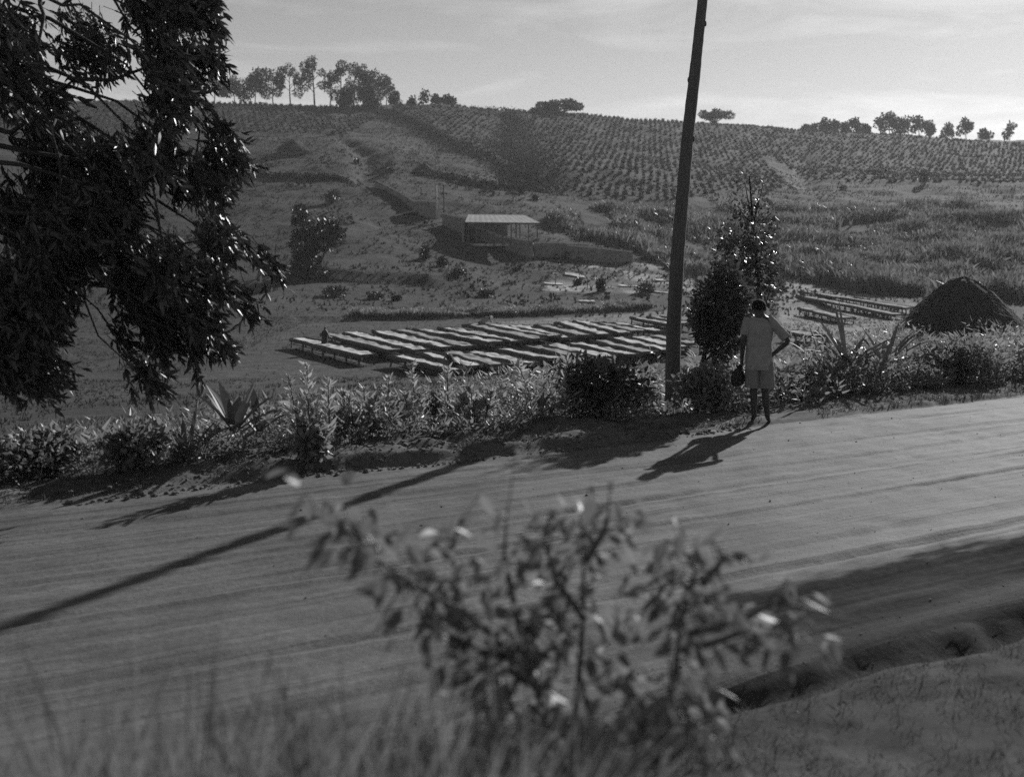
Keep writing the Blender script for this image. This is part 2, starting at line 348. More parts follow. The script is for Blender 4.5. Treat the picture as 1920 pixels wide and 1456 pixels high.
def near(u, v):
    """height above the road in road coordinates: bank, ditch, road, berm, slope down to the valley"""
    n = fbm(u*0.9, v*0.9, 4, 21); n2 = fbm(u*4, v*4, 3, 31)
    bankz = 0.04+1.0*sstep(4.4, 0.6, v)+n*0.12+n2*0.07+fbm(u*13, v*13, 2, 33)*0.03
    vw = v+0.26*fbm(u*1.2, v*0+5, 4, 44)+0.12*n2
    dit = 0.15*np.exp(-((vw-4.74)/0.15)**2)*sstep(-6, 0, u+2)*(0.8+0.4*vnoise(u*1.7, v*0+2, 45))
    z = np.where(v < 4.95, bankz*sstep(4.95, 4.3, v), 0.0)
    road = (v >= 4.95) & (v < 11.15)
    tr = np.zeros(np.shape(u))
    for c, dpt, wd, ph in ((5.6,.035,.12,0),(6.35,.034,.055,1),(6.95,.022,.07,2),(7.6,.036,.05,.4),(8.15,.018,.06,3),(8.75,.034,.05,1.7),(9.35,.02,.06,2.2),(9.8,.024,.08,.9),(10.4,.022,.07,4)):
        cc = c+0.26*np.sin(u*0.17+ph*1.7)+0.09*np.sin(u*0.53+ph*2)
        tr = tr-0.7*dpt*np.exp(-((v-cc)/wd)**2)*(1.9*vnoise(u*0.55, np.full(np.shape(u), c*3.1), 5)**1.5)
        tr = tr+0.35*dpt*np.exp(-((np.abs(v-cc)-wd*1.9)/wd)**2)
    tr = tr+fbm(u*0.4, v*7, 4, 41)*0.022+n2*0.024+fbm(u*9, v*9, 2, 43)*0.012
    z = np.where(road, tr*sstep(4.95, 5.3, v), z)-np.where(v < 6, dit, 0)-0.27*np.exp(-(((u-10.5)**2+(v-14.2)**2)/1.7))
    bh = bermh(u)*(1+0.9*n+1.3*n2); dv = v-11.15-0.25*fbm(u*0.6, v*0+3, 3, 51)-0.35*fbm(u*2.6, v*0+7, 3, 52)
    be = bh*sstep(-0.02, 0.16, dv)
    slope = -0.128*np.maximum(v-11.9, 0)*sstep(11.5, 13.5, v)+n*0.16*sstep(12, 14, v)+n2*0.05*sstep(11.3, 11.8, v)
    return np.where(v >= 11.0, be*(1-sstep(12.2, 14, v))+slope-0.27*np.exp(-(((u-10.5)**2+(v-14.2)**2)/1.7))+np.where(dv < 0, n2*0.01, 0), z)
def hgt(x, y):
    x = np.asarray(x, float); y = np.asarray(y, float)
    u, v = uv(x, y)
    k = sstep(24, 44, v)
    return near(u, v)*(1-k)+hfar(x, y)*k
def hz(x, y): return float(hgt(np.array([x]), np.array([y]))[0])
def at_px(px, Y, dz=0.0):
    x = (px-960)/F*Y; return np.array([x, Y, hz(x, Y)+dz])

def grid_mesh(name, X, Y, Z, mat, tone):
    n, m = X.shape; V = np.stack([X, Y, Z], -1).reshape(-1, 3)
    i = (np.arange(n-1)[:, None]*m+np.arange(m-1)[None]).ravel()
    T = np.concatenate([np.stack([i, i+1, i+m+1], 1), np.stack([i, i+m+1, i+m], 1)])
    return link(name, mesh(name, V, T, mat, True, {'tone': tone.ravel()}))
# hillside sheet (fan of rows, out past the ridge)
rows = np.concatenate([np.linspace(-30, 18, 14), np.geomspace(19, 130, 190), np.geomspace(130.6, 400, 250)[1:], np.geomspace(404, 2600, 40)])
ang = np.linspace(-1.0, 1.0, 460); ang = np.sign(ang)*(0.62*np.abs(ang)+0.38*np.abs(ang)**3)*0.98
YY = np.repeat(rows[:, None], len(ang), 1); XX = ang[None]*(np.maximum(rows, 6)[:, None]*1.0+25)
ZZ = hgt(XX, YY)
beyond = sstep(520, 700, YY); ZZ = ZZ*(1-beyond)+(20+fbm(XX/150, YY/150, 3, 8)*10)*beyond
uu, vv = uv(XX, YY)
ZZ = ZZ-0.35*(1-sstep(19.5, 24, vv))
DRY_R = [(1475, 528), (1700, 562), (1800, 590), (1650, 640), (1470, 640), (1455, 560)]
px_, py_ = proj(XX, np.maximum(YY, 1), ZZ)
tone = 0.056+0.045*fbm(XX/30, YY/30, 4, 61)
tone = np.where((YY > 80) & inpoly(px_, py_, [(1020, 545), (1040, 505), (1120, 488), (1300, 500), (1300, 548), (1200, 552)]), 0.10+0.22*sstep(-.05, .12, fbm(XX/5, YY/5, 4, 62)), tone)
tone = np.where((YY > 60) & inpoly(px_, py_, DRY_R), 0.22, tone)
tone = np.where((YY > 50) & (YY < 100) & (np.abs(XX) < 17) & (ZZ < -4.7), 0.075, tone)
tone = np.where((YY > 60) & (YY < 110) & inpoly(px_, py_, [(880, 607), (1260, 583), (1300, 575), (1300, 610), (1180, 618), (1000, 612)]), 0.17, tone)
d, s, t = segdist(XX, YY, BAND); tone = np.where(d < 4.5, 0.05, tone)
d, s, t = segdist(XX, YY, RROAD); tone = np.where(d < 3, 0.13, tone)
d, s, t = segdist(XX, YY, PATHG); tone = np.where(d < 2, 0.06, tone)
d, s, t = segdist(XX, YY, GULLY); tone = np.where(d < 7, 0.055, tone)
CM_ = [(745,196),(880,199),(1290,226),(1500,242),(1930,270),(1930,346),(1520,341),(1440,290),(1424,298),(1494,354),(1250,376),(1100,373),(1010,352),(880,290),(722,224)]
tone = np.where((YY > 190) & inpoly(px_, py_, CM_), tone*.75, tone)
tag(grid_mesh('hillside', XX, YY, ZZ, M['ground'], tone), kind='structure')
# the fine strips along the road
us = np.concatenate([np.linspace(-60, -10, 40)[:-1], np.arange(-10, 20, 0.11), np.linspace(20, 70, 60)])
def strip(name, vs, mat, tonef):
    U, V_ = np.meshgrid(us, vs, indexing='ij'); x, y = xy(U, V_); z = near(U, V_)
    return tag(grid_mesh(name, x, y, z, mat, tonef(U, V_)), kind='structure')
strip('near_bank', np.concatenate([np.linspace(-12, 1, 20)[:-1], np.arange(1, 4.0, 0.09), np.arange(4.0, 4.96, 0.035)]), M['verge'], lambda U, V_: 0.055+0.05*fbm(U*1.3, V_*1.3, 4, 74)+0.04*fbm(U*7, V_*7, 3, 75))
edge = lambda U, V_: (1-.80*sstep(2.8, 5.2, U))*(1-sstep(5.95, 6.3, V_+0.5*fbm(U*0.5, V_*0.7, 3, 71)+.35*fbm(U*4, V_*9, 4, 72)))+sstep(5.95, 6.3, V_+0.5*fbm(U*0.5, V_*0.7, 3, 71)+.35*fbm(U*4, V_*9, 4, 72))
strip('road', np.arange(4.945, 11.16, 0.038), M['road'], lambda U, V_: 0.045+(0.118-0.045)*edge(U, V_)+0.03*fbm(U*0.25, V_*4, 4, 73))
strip('roadside_berm', np.concatenate([np.arange(11.12, 12.4, 0.03), np.arange(12.4, 22.6, 0.16)]), M['verge'], lambda U, V_: 0.125-0.05*sstep(11.9, 13, V_))

# ------------------------------------------------------------------ far slope: ridge trees, coffee, huts, hedge
def blob_cloud(n, c, r, shell=0.55):
    d = rdir(n); rad = (shell+(1-shell)*R.random(n))**0.6
    return np.array(c)+d*rad[:, None]*np.array(r), d
def crown_geo(blobs, dens, lsz, shape='quad', droop=0.0, flat=0.0):
    P, D, N = [], [], []
    for c, r, k in blobs:
        n = max(4, int(dens*k)); p, d = blob_cloud(n, c, r, 0.25)
        dd = norm(d+R.normal(size=(n, 3))*0.7+np.array([0, 0, -droop])); nn = norm(rdir(n)+np.array([0, 0, 0.5+flat]))
        P.append(p); D.append(dd); N.append(nn)
    P, D, N = map(np.concatenate, (P, D, N)); s = lsz*(0.6+0.8*R.random(len(P)))
    return leaves(P, D, N, s, s*0.62, shape=shape)
def tree(name, base, h, spread, label, cat='tree', group=None, kind='gum', leafm='far_leaf', dens=70, lsz=0.75, seed=0):
    rg = np.random.default_rng(seed+900); o = empty(name, base); tr = []; bl = []
    lean = rg.normal()*0.05*h
    top = np.array([lean, rg.normal()*0.03*h, h])
    if kind == 'gum':
        pts = [np.array([0, 0, -0.3]), top*0.3+rg.normal(size=3)*0.02*h*np.array([1, 1, 0]), top*0.62, top*0.93]
        tr.append(tube(pts, np.array([0.022, 0.018, 0.012, 0.004])*h, 6))
        nb = 7+int(rg.integers(0, 4))
        for k in range(nb):
            f = 0.34+0.62*(k+0.5*rg.random())/nb; a = rg.random()*6.28
            st = top*f; ln = spread*(0.45+0.5*rg.random())*(1.25-f*0.7)
            en = st+np.array([math.cos(a)*ln, math.sin(a)*ln*0.9, 0.10*h*(0.5+rg.random())])
            tr.append(tube([st*0.9, (st+en)/2+np.array([0, 0, -0.01*h]), en], np.array([0.008, 0.006, 0.003])*h, 4))
            r = spread*(0.22+0.24*rg.random())
            bl.append((en, (r, r, r*(0.8+0.5*rg.random())), r*r))
        bl.append((top, (spread*0.34, spread*0.34, spread*0.5), spread*spread*0.12))
    elif kind == 'acacia':
        hub = np.array([lean*0.3, 0, h*0.36])
        tr.append(tube([(0, 0, -0.4), hub*0.5, hub], np.array([0.05, 0.04, 0.03])*h, 6))
        for k in range(8):
            a = k*0.785+rg.random()*0.5; ln = spread*(0.35+0.6*rg.random())
            en = np.array([math.cos(a)*ln, math.sin(a)*ln, h*(0.80+0.16*rg.random()-0.16*(ln/spread))])
            tr.append(tube([hub, hub*0.5+en*0.5+np.array([0, 0, -0.04*h]), en], np.array([0.025, 0.018, 0.008])*h, 4))
            bl.append((en+np.array([0, 0, -.10*h*rg.random()]), (spread*(.22+.16*rg.random()), spread*(.22+.16*rg.random()), h*(.09+.10*rg.random())), spread*spread*0.09))
    else:   # dense round tree or bush with trunk
        tr.append(tube([(0, 0, -0.3), top*0.35, top*0.7], np.array([0.035, 0.028, 0.012])*h, 6))
        for k in range(9):
            a = rg.random()*6.28; f = 0.3+0.65*rg.random(); rr = spread*(1-abs(f-0.5)*0.8)*0.55*rg.random()**0.5
            c = np.array([math.cos(a)*rr, math.sin(a)*rr, h*f])+top*np.array([f, f, 0])
            tr.append(tube([top*0.3, (top*0.3+c)/2, c], np.array([0.014, 0.01, 0.004])*h, 4))
            r = spread*(0.30+0.2*rg.random()); bl.append((c, (r, r, r*0.9), r*r))
    link('trunk', mesh('trunk', *cat_geo(tr), M['bark'], True), o)
    V, T = crown_geo(bl, dens, lsz, droop=0.3 if kind == 'gum' else 0.0, flat=1.0 if kind == 'acacia' else 0)
    link('crown', mesh('crown', V, T, M[leafm]), o)
    return tag(o, label, cat, group)
GT = 'gum trees along the ridge'
gums = [(402,349,62,30,'rounded gum tree at the low end of the ridge row, half behind the roadside tree'),
 (440,350,48,26,'short bushy gum tree third from the shaded end of the ridge row'),(478,352,58,30,'broad leafy gum tree in the dense left half of the ridge row'),
 (512,352,66,28,'gum tree with joined crown beside the dense half of the ridge row'),(545,354,80,24,'tall narrow gum tree at the edge of the bright gap in the ridge row'),
 (590,355,98,26,'tallest gum tree standing alone between two bright gaps on the ridge'),(618,356,70,20,'thin open gum tree right beside the tallest ridge tree'),
 (640,356,92,22,'slender tall gum tree with sparse lower trunk on the ridge'),(662,357,90,22,'tall gum tree with two-tiered crown near the full end of the ridge row'),
 (682,354,84,28,'thick low-branching gum tree above the top of the sunken hill path'),(705,352,66,26,'leaning gum tree at the full end of the ridge row'),(724,356,58,18,'small slim last gum tree of the ridge row')]
for i, (px, Y, hp, wp, lb) in enumerate(gums):
    b = at_px(px, Y); tree('gum_tree', b, hp/F*Y*.86, wp/F*Y*1.1, lb, 'tree', GT, 'gum', dens=85, lsz=0.6, seed=i)
for i, (px, Y, hp, wp, kd, lb) in enumerate([(650,340,34,22,'round','dark scrubby bush tree under the tall ridge gums'),(690,338,46,28,'round','dense dark tree just below the ridge gums'),
 (742,360,26,14,'round','small round tree next after the ridge gums'),(772,362,22,12,'round','low tree in the gap after the ridge gums'),(795,362,30,11,'gum','narrow upright tree in the small ridge clump'),(818,364,22,14,'round','bushy tree beside the narrow upright ridge tree'),(842,364,20,18,'round','wide low bush tree ending the small ridge clump'),
 (1012,372,14,20,'acacia','little flat-topped acacia beside the larger one on the skyline'),(1054,376,40,44,'acacia','wide flat-topped acacia alone on the middle skyline'),(1337,408,44,32,'acacia','flat-topped acacia on the skyline just behind the pole')]):
    b = at_px(px, Y, -.30*hp/F*Y if kd == 'acacia' else 0); tree('acacia_tree' if kd == 'acacia' else 'ridge_tree', b, hp/F*Y, wp/F*Y, lb, 'tree', None if kd == 'acacia' else 'small trees on the ridge', kd, dens=70, lsz=0.8, seed=40+i)
for i in range(17):
    px = [1512,1530,1549,1566,1585,1603,1622,1652,1668,1685,1703,1722,1742,1775,1812,1850,1893][i]; Y = 446+7*math.sin(i*2.1)
    hp = [20,24,30,38,26,28,34,40,38,34,40,36,38,30,36,32,38][i]
    b = at_px(px, Y); tree('windbreak_tree', b, hp/F*Y, 15/F*Y, 'small open-crowned tree in the far skyline windbreak beyond the coffee', 'tree', 'windbreak trees on the far skyline', 'gum' if i % 3 else 'round', dens=46, lsz=1.0, seed=70+i)

# coffee: rows of bushes running down the slope
def lump(seed, sub=1):
    bm = bmesh.new(); bmesh.ops.create_icosphere(bm, subdivisions=sub, radius=1.0); rg = np.random.default_rng(seed)
    for v in bm.verts:
        v.co *= 0.72+0.55*rg.random(); v.co.z = v.co.z*0.95+0.72
    V = np.array([v.co[:] for v in bm.verts]); T = np.array([[v.index for v in f.verts] for f in bm.faces]); bm.free()
    p, d = blob_cloud(26, (0, 0, 0.75), (0.95, 0.95, 0.9), 0.7)
    return cat_geo([(V*0.86, T), leaves(p, norm(d+rdir(26)*0.8), rdir(26, 0.6), 0.5, 0.34, shape='quad')])
LUMPS = [lump(i) for i in range(6)]
C_MAIN = [(745,196),(880,199),(1290,226),(1500,242),(1930,270),(1930,346),(1755,341),(1520,341),(1440,290),(1424,298),(1494,354),(1400,353),(1250,376),(1100,373),(1010,352),(880,290),(722,224)]
C_LEFT = [(-20,186),(700,196),(702,226),(640,258),(560,250),(470,248),(330,243),(-20,240)]
ca, sa = 0.21, -0.978
ii, jj = np.meshgrid(np.arange(-250, 250), np.arange(30, 116), indexing='ij')
cx = (ii*1.65+jj*0.55).ravel(); cy = (ii*0.26+jj*4.2).ravel()+3*np.sin(cx/35)
k = (cy > 190) & (cy < 470) & (np.abs(cx) < 0.56*cy); cx, cy = cx[k], cy[k]
cx = cx+R.normal(size=len(cx))*0.13+1.0*fbm(cx/30, cy/30, 2, 81); cy = cy+R.normal(size=len(cy))*0.25+4*fbm(cx/50, cy/50, 2, 82)
cz = hgt(cx, cy); qx, qy = proj(cx, cy, cz)
dg = segdist(cx, cy, GULLY)[0]; db = segdist(cx, cy, BAND)[0]
k = ((inpoly(qx, qy, C_MAIN) & (dg > 6) & (db > 3)) | inpoly(qx, qy, C_LEFT)) & (R.random(len(cx)) > 0.06)
cx, cy, cz, qx, qy = cx[k], cy[k], cz[k], qx[k], qy[k]
scl = 0.50*(0.55+0.85*R.random(len(cx))); rot = R.random(len(cx))*6.28; var = R.integers(0, 6, len(cx))
vis = (qx > 0) & (qx < 1920) & ~((qx > 1240) & (qx < 1480) & (qy > 290)); order = np.argsort(np.where(vis, cy, 9e9)); pick = np.zeros(len(cx), bool); pick[order[:300]] = True
cofm = [mesh('coffee_bush', V, T, M['coffee']) for V, T in LUMPS]
for i in np.where(pick)[0]:
    o = link('coffee_bush', cofm[var[i]]); o.location = (cx[i], cy[i], cz[i]-0.1); o.rotation_euler = (0, 0, rot[i]); o.scale = (scl[i],)*3
    tag(o, 'rounded coffee bush in the lowest rows of the planted hillside', 'coffee bush', 'coffee bushes in the lowest rows')
geo = []
for j in range(6):
    s_ = np.where(~pick & (var == j))[0]; V, T = LUMPS[j]; n = len(s_); c_, s2 = np.cos(rot[s_]), np.sin(rot[s_]); q = scl[s_]
    W = np.stack([(V[None, :, 0]*c_[:, None]-V[None, :, 1]*s2[:, None])*q[:, None]+cx[s_][:, None], (V[None, :, 0]*s2[:, None]+V[None, :, 1]*c_[:, None])*q[:, None]+cy[s_][:, None], V[None, :, 2]*q[:, None]+cz[s_][:, None]-0.1], -1)
    geo.append((W.reshape(-1, 3), (T[None]+(np.arange(n)*len(V))[:, None, None]).reshape(-1, 3)))
tag(link('coffee_rows', mesh('coffee_rows', *cat_geo(geo), M['coffee'])), 'rows of coffee bushes covering the upper hillside', 'coffee plants', kind='stuff')

def bush(base, rx, h, label, group=None, dens=1.0, leafm='bush', lsz=None, name='bush', ry=None, cat='bush', leafn=None):
    o = empty(name, base); ry = ry or rx; lsz = lsz or max(0.10, 0.16*h)
    n = int(leafn or 900*dens); bl = []
    for k_ in range(7):
        a = R.random()*6.28; rr = 0.5*R.random()**0.5
        bl.append(((math.cos(a)*rr*rx, math.sin(a)*rr*ry, h*(0.30+0.36*R.random())), (rx*0.55, ry*0.55, h*0.36), n/7.0))
    V, T = crown_geo(bl, 1.0, lsz, shape='leaf' if lsz < 0.2 else 'quad')
    link('foliage', mesh('foliage', V, T, M[leafm]), o)
    st = [tube([(0, 0, -0.15), (b[0][0]*0.5, b[0][1]*0.5, b[0][2]*0.55), b[0]], np.array([0.03, 0.022, 0.01])*h, 4) for b in bl]
    link('stems', mesh('stems', *cat_geo(st), M['bark'], True), o)
    return tag(o, label, cat, group)
# bushes dotted over the lower slope (px, distance, half width px, height px)
for px, Y, wp, hp, lb in [(622,160,18,24,'small dark bush on the slope below the hedge line'),(487,196,20,26,'dark bush at the end of the hedge line beside the roadside tree'),(800,128,12,24,'little upright shrub on the slope below the shed wall'),
 (832,124,14,18,'low ragged shrub near the little upright shrub'),(625,103,27,17,'flat dark bush on the grass in front of the hillside tree'),(705,102,24,12,'very low bush beside the flat dark bush on the grass'),(745,101,10,8,'tiny tuft bush on the grass past the low bush'),(1128,113,10,24,'thin dark shrub on the pale ground behind the drying tables'),
 (1210,112,26,17,'rounded dark bush on the pale ground next to the pole'),(1083,118,7,12,'tiny bush on the pale stony ground'),(910,106,22,14,'spreading low bush on the grass bank behind the tables'),(860,118,14,14,'small bush on the slope under the long wall'),(668,225,8,10,'tiny bush beside the sunken hill path'),(730,210,8,10,'tiny bush above the hillside channel'),
 (978,188,10,16,'small dark bush on the slope behind the shed'),(1003,184,7,10,'very small bush on the slope behind the shed'),(1040,165,20,18,'scrubby bush at the far end of the shed roof'),(730,222,14,8,'low scrub on the bare hill patch'),(1735,246,12,22,'dark upright bush at the foot of the far coffee slope'),(1580,240,10,8,'small low bush on the meadow below the far coffee')]:
    b = at_px(px, Y); bush(b, wp/F*Y, hp/F*Y*1.1, lb, dens=0.5, lsz=0.10*hp/F*Y+0.18)
# hedge line across the slope
hd = [at_px(px, Y) for px, Y in ((425,193),(470,192),(520,190),(570,188),(610,187),(650,186))]
P = []
for i in range(len(hd)-1):
    t_ = R.random(420)[:, None]; P.append(hd[i]*(1-t_)+hd[i+1]*t_+np.stack([R.normal(size=420)*0.3, R.normal(size=420)*0.4, R.random(420)*1.0], 1))
P = np.concatenate(P)
tag(link('hedge', mesh('hedge', *leaves(P, rdir(len(P), 0.3), rdir(len(P), 0.5), 0.5, 0.36, shape='quad'), M['scrub'])), 'long dark clipped hedge line crossing the slope below the hut', 'hedge')
# dark scrub along the cutting and at the gully
def scrub(pts, n, wid, h, label, name='scrub', m='scrub', s=0.6):
    i_ = R.integers(0, len(pts)-1, n); t_ = R.random(n); p0 = np.array(pts, float)
    x = p0[i_, 0]*(1-t_)+p0[i_+1, 0]*t_+R.normal(size=n)*wid; y = p0[i_, 1]*(1-t_)+p0[i_+1, 1]*t_+R.normal(size=n)*wid
    z = hgt(x, y)+R.random(n)*h*(0.4+0.6*vnoise(x/3, y/3, 4))
    o = link(name, mesh(name, *leaves(np.stack([x, y, z], 1), rdir(n, 0.4), rdir(n, 0.4), s*(0.7+0.6*R.random(n)), s*0.6, shape='quad'), M[m]))
    return tag(o, label, 'scrub', kind='stuff')
scrub(BAND, 5200, 1.7, 1.7, 'dark scrub along the cutting between grass and coffee')
scrub(GULLY, 9000, 3.4, 1.7, 'dark scrub growing down the hillside gully')
hp_ = [at_px(a, b_)[:2] for a, b_ in ((810, 203), (850, 196), (900, 192), (960, 196))]
scrub(hp_, 1300, 1.4, 1.5, 'straggling scrub trailing from the thatched hut towards the gully')

def thatched(base, r, eave, apex, label, hip=1.0, rz=0.0, n=30, seed=1):
    o = empty('thatched_hut', base, rz); rg = np.random.default_rng(seed)
    pr = [(0.04, apex), (0.20, apex-0.07*(apex-eave)), (0.48, eave+0.68*(apex-eave)), (0.78, eave+0.34*(apex-eave)), (1.0, eave), (0.985, eave-0.10), (0.86, eave-0.02)]
    V = []; 
    for f, z in pr:
        for j in range(n):
            a = j*2*PI/n; k_ = 1+0.11*(rg.random()-0.5); V.append((math.cos(a)*r*f*k_*hip, math.sin(a)*r*f*k_, z+0.13*(rg.random()-0.5)))
    T = []
    for i in range(len(pr)-1):
        for j in range(n):
            a, b = i*n+j, i*n+(j+1) % n; T += [(a, a+n, b+n), (a, b+n, b)]
    V.append((0, 0, apex+0.05)); c = len(V)-1
    for j in range(n): T.append((c, j, (j+1) % n))
    rf = link('roof', mesh('roof', V, T, M['thatch'], False), o)
    q = 2200; a = rg.random(q)*6.28; f = np.sqrt(rg.random(q))*0.95+0.06; z = eave+(apex-eave)*(1-f**1.25)*0.97+0.03
    P = np.stack([np.cos(a)*f*r*hip, np.sin(a)*f*r, z], 1); D = np.stack([np.cos(a)*hip*r, np.sin(a)*r, np.full(q, -(apex-eave))], 1)+R.normal(size=(q, 3))*0.25*r
    link('thatch_straw', mesh('thatch_straw', *leaves(P, D, np.stack([np.cos(a), np.sin(a), np.ones(q)], 1), 0.30*r, 0.03*r, shape='tri'), M['thatch']), rf)
    V2, T2 = tube([(0, 0, -0.4), (0, 0, eave+0.12)], [r*0.78, r*0.78], 20)
    V2[:, 0] *= hip; link('wall', mesh('wall', V2, T2, M['mud'], True), o)
    link('door', mesh('door', *box((-0.1*r, -r*0.79, eave*0.42), (r*0.32, 0.08, max(eave*0.9, 0.5))), M['dark_cloth']), o)
    return tag(o, label, 'hut')
thatched(at_px(550, 228, -0.2), 3.2, 0.9, 3.3, 'low dark thatched hut on the bare slope above the hedge', 1.12, 0.2, seed=3)
thatched(at_px(795, 206, -0.2), 2.5, 0.7, 2.6, 'small dark thatched hut on the grass above the shed', 1.05, -0.2, seed=5)
hx_ = (1806-960)/F*48; thatched(np.array([hx_, 48, hz(hx_, 48)]), 2.55, CAMZ-(608-HOR)/F*48-hz(hx_, 48), CAMZ-(520-HOR)/F*48-hz(hx_, 48), 'dark thatched hut with steep roof standing beyond the spiky plants', 1.0, 0.4, n=40, seed=8)

# ------------------------------------------------------------------ shed, walls, posts
sh = empty('shed', unp(950, 455, 143))
zs = sh.location.z
def loc(px, py, Y): return unp(px, py, Y)-np.array(sh.location)
A_, B_, C_, D_ = loc(872, 417, 141), loc(1013, 418.5, 140), loc(984, 404, 149), loc(878, 403, 149)
n = 26; V = []; T = []
for i in range(n+1):       # corrugated sheet
    t_ = i/n; z = 0.018*math.cos(i*PI)
    for q in (A_*(1-t_)+B_*t_, D_*(1-t_)+C_*t_):
        V += [q+np.array([0, 0, z*0.5+0.06]), q+np.array([0, 0, z*0.5])]
for i in range(n):
    a = i*4; b = a+4
    T += [(a, b, b+2), (a, b+2, a+2), (a+1, a+3, b+3), (a+1, b+3, b+1), (a, a+1, b+1), (a, b+1, b), (a+2, b+2, b+3), (a+2, b+3, a+3)]
link('roof', mesh('roof', V, T, M['iron']), sh)
for i in range(9):
    t_ = 0.04+i*0.115; q = A_*(1-t_)+B_*t_; q2 = D_*(1-t_)+C_*t_
    link('post', mesh('post', *tube([(q[0], q[1]+0.25, -0.3), (q[0], q[1]+0.25, q[2])], [0.09, 0.08], 6), M['bench_wood']), sh)
    if i % 2: link('post', mesh('post', *tube([(q2[0], q2[1]-0.25, -0.3), (q2[0], q2[1]-0.25, q2[2])], [0.09, 0.08], 6), M['bench_wood']), sh)
link('beam', mesh('beam', *tube([A_+[0.1, 0.25, -0.09], B_+[-0.1, 0.25, -0.09]], [0.08, 0.08], 5), M['bench_wood']), sh)
xl, xr = A_[0]-0.6, B_[0]
link('floor', mesh('floor', *box(((xl+xr)/2+0.4, 2.2, -0.25), (xr-xl-0.6, 8.5, 0.3)), M['plaster']), sh)
link('back_wall', mesh('back_wall', *box((-2.6, 6.3, 1.2), (5.4, 0.25, 2.8)), M['stone']), sh)
link('side_wall', mesh('side_wall', *box((xl+0.3, 2.2, 1.35), (0.3, 7.8, 2.7)), M['stone']), sh)
tag(sh, 'open-sided shed with pale iron roof on posts above the drying tables', 'shed')
def wall(name, pts, th, label, mt='stone', cap=True, cat='wall'):
    """pts: (x, y, base z, top z) along the wall"""
    b0 = np.array([pts[0][0], pts[0][1], pts[0][2]]); o = empty(name, b0)
    n_ = 14; V = []; T = []
    P = np.array(pts, float); tt = np.linspace(0, len(pts)-1, n_*(len(pts)-1)+1)
    Q = np.stack([np.interp(tt, np.arange(len(pts)), P[:, i]) for i in range(4)], 1)
    d = norm(np.gradient(Q[:, :2], axis=0)); nn = np.stack([-d[:, 1], d[:, 0]], 1)
    for q, nv in zip(Q, nn):
        j = (R.random()-0.5)*0.10
        for s_ in (-1, 1):
            V += [(q[0]+nv[0]*s_*th/2, q[1]+nv[1]*s_*th/2, q[2]-0.5), (q[0]+nv[0]*s_*th*0.44, q[1]+nv[1]*s_*th*0.44, q[3]+j)]
    for i in range(len(Q)-1):
        a = i*4; b = a+4
        T += [(a, b, b+1), (a, b+1, a+1), (a+2, a+3, b+3), (a+2, b+3, b+2), (a+1, b+1, b+3), (a+1, b+3, a+3)]
    T += [(0, 1, 3), (0, 3, 2), (len(V)-4, len(V)-2, len(V)-1), (len(V)-4, len(V)-1, len(V)-3)]
    V = np.array(V)-b0
    link('masonry', mesh('masonry', V, T, M[mt]), o)
    if cap:
        cg = tube(np.stack([Q[:, 0], Q[:, 1], Q[:, 3]+0.08], 1)-b0, th*0.36, 4, jitter=0.1)
        link('coping', mesh('coping', *cg, M['plaster']), o)
    return tag(o, label, cat)
def wp(px, ptop, pbot, Y): a = unp(px, ptop, Y); b = unp(px, pbot, Y); return (a[0], a[1], min(b[2], hz(a[0], Y)), a[2])
wall('retaining_wall', [wp(832, 402, 428, 150), wp(872, 411, 446, 147), wp(884, 424, 450, 145), wp(940, 446, 464, 142.5), wp(984, 452, 476, 139)], 0.6, 'long dark sloping retaining wall holding up the shed floor')
wall('wall_pier', [wp(981, 450, 480, 138.2), wp(999, 451, 480, 138.2)], 1.1, 'squared pier with bright edge at the end of the sloping wall', cap=False, cat='pier')
wall('low_wall', [wp(1002, 457, 474, 139), wp(1040, 457, 474, 140), wp(1100, 459, 470, 142)], 0.5, 'low stone wall running on from the pier past the shed')
wall('low_wall', [wp(1064, 462, 480, 140), wp(1110, 466, 482, 139), wp(1186, 474, 484, 139)], 0.5, 'dark low wall with grassy top in front of the reed bed')
wall('tank_wall', [wp(776, 379, 390, 158), wp(800, 379, 398, 156), wp(823, 381, 400, 155)], 0.5, 'dark short wall above the sloping wall beside two tall posts')
wall('water_channel', [wp(706, 340, 345, 178), wp(730, 352, 358, 172), wp(760, 368, 376, 165), wp(778, 380, 390, 159)], 0.55, 'dark stone channel stepping down the slope to the short wall', cat='channel')
for px, pt, pb, Y, lb in ((818, 346, 400, 154, 'thin pale post left of the pair by the short wall'), (832, 352, 398, 152, 'thin dark post right of the pair by the short wall')):
    a = unp(px, pt, Y); b = at_px(px, Y); o = empty('thin_post', b)
    link('shaft', mesh('shaft', *tube([(0, 0, -0.4), (0.04, 0, (a[2]-b[2])/2), (0, 0, a[2]-b[2])], [0.14, 0.12, 0.10], 6), M['plaster' if px < 825 else 'bench_wood'], True), o)
    link('top_cap', mesh('top_cap', *box((0, 0, a[2]-b[2]+0.05), (0.3, 0.3, 0.1)), M['bench_wood']), o); tag(o, lb, 'post')

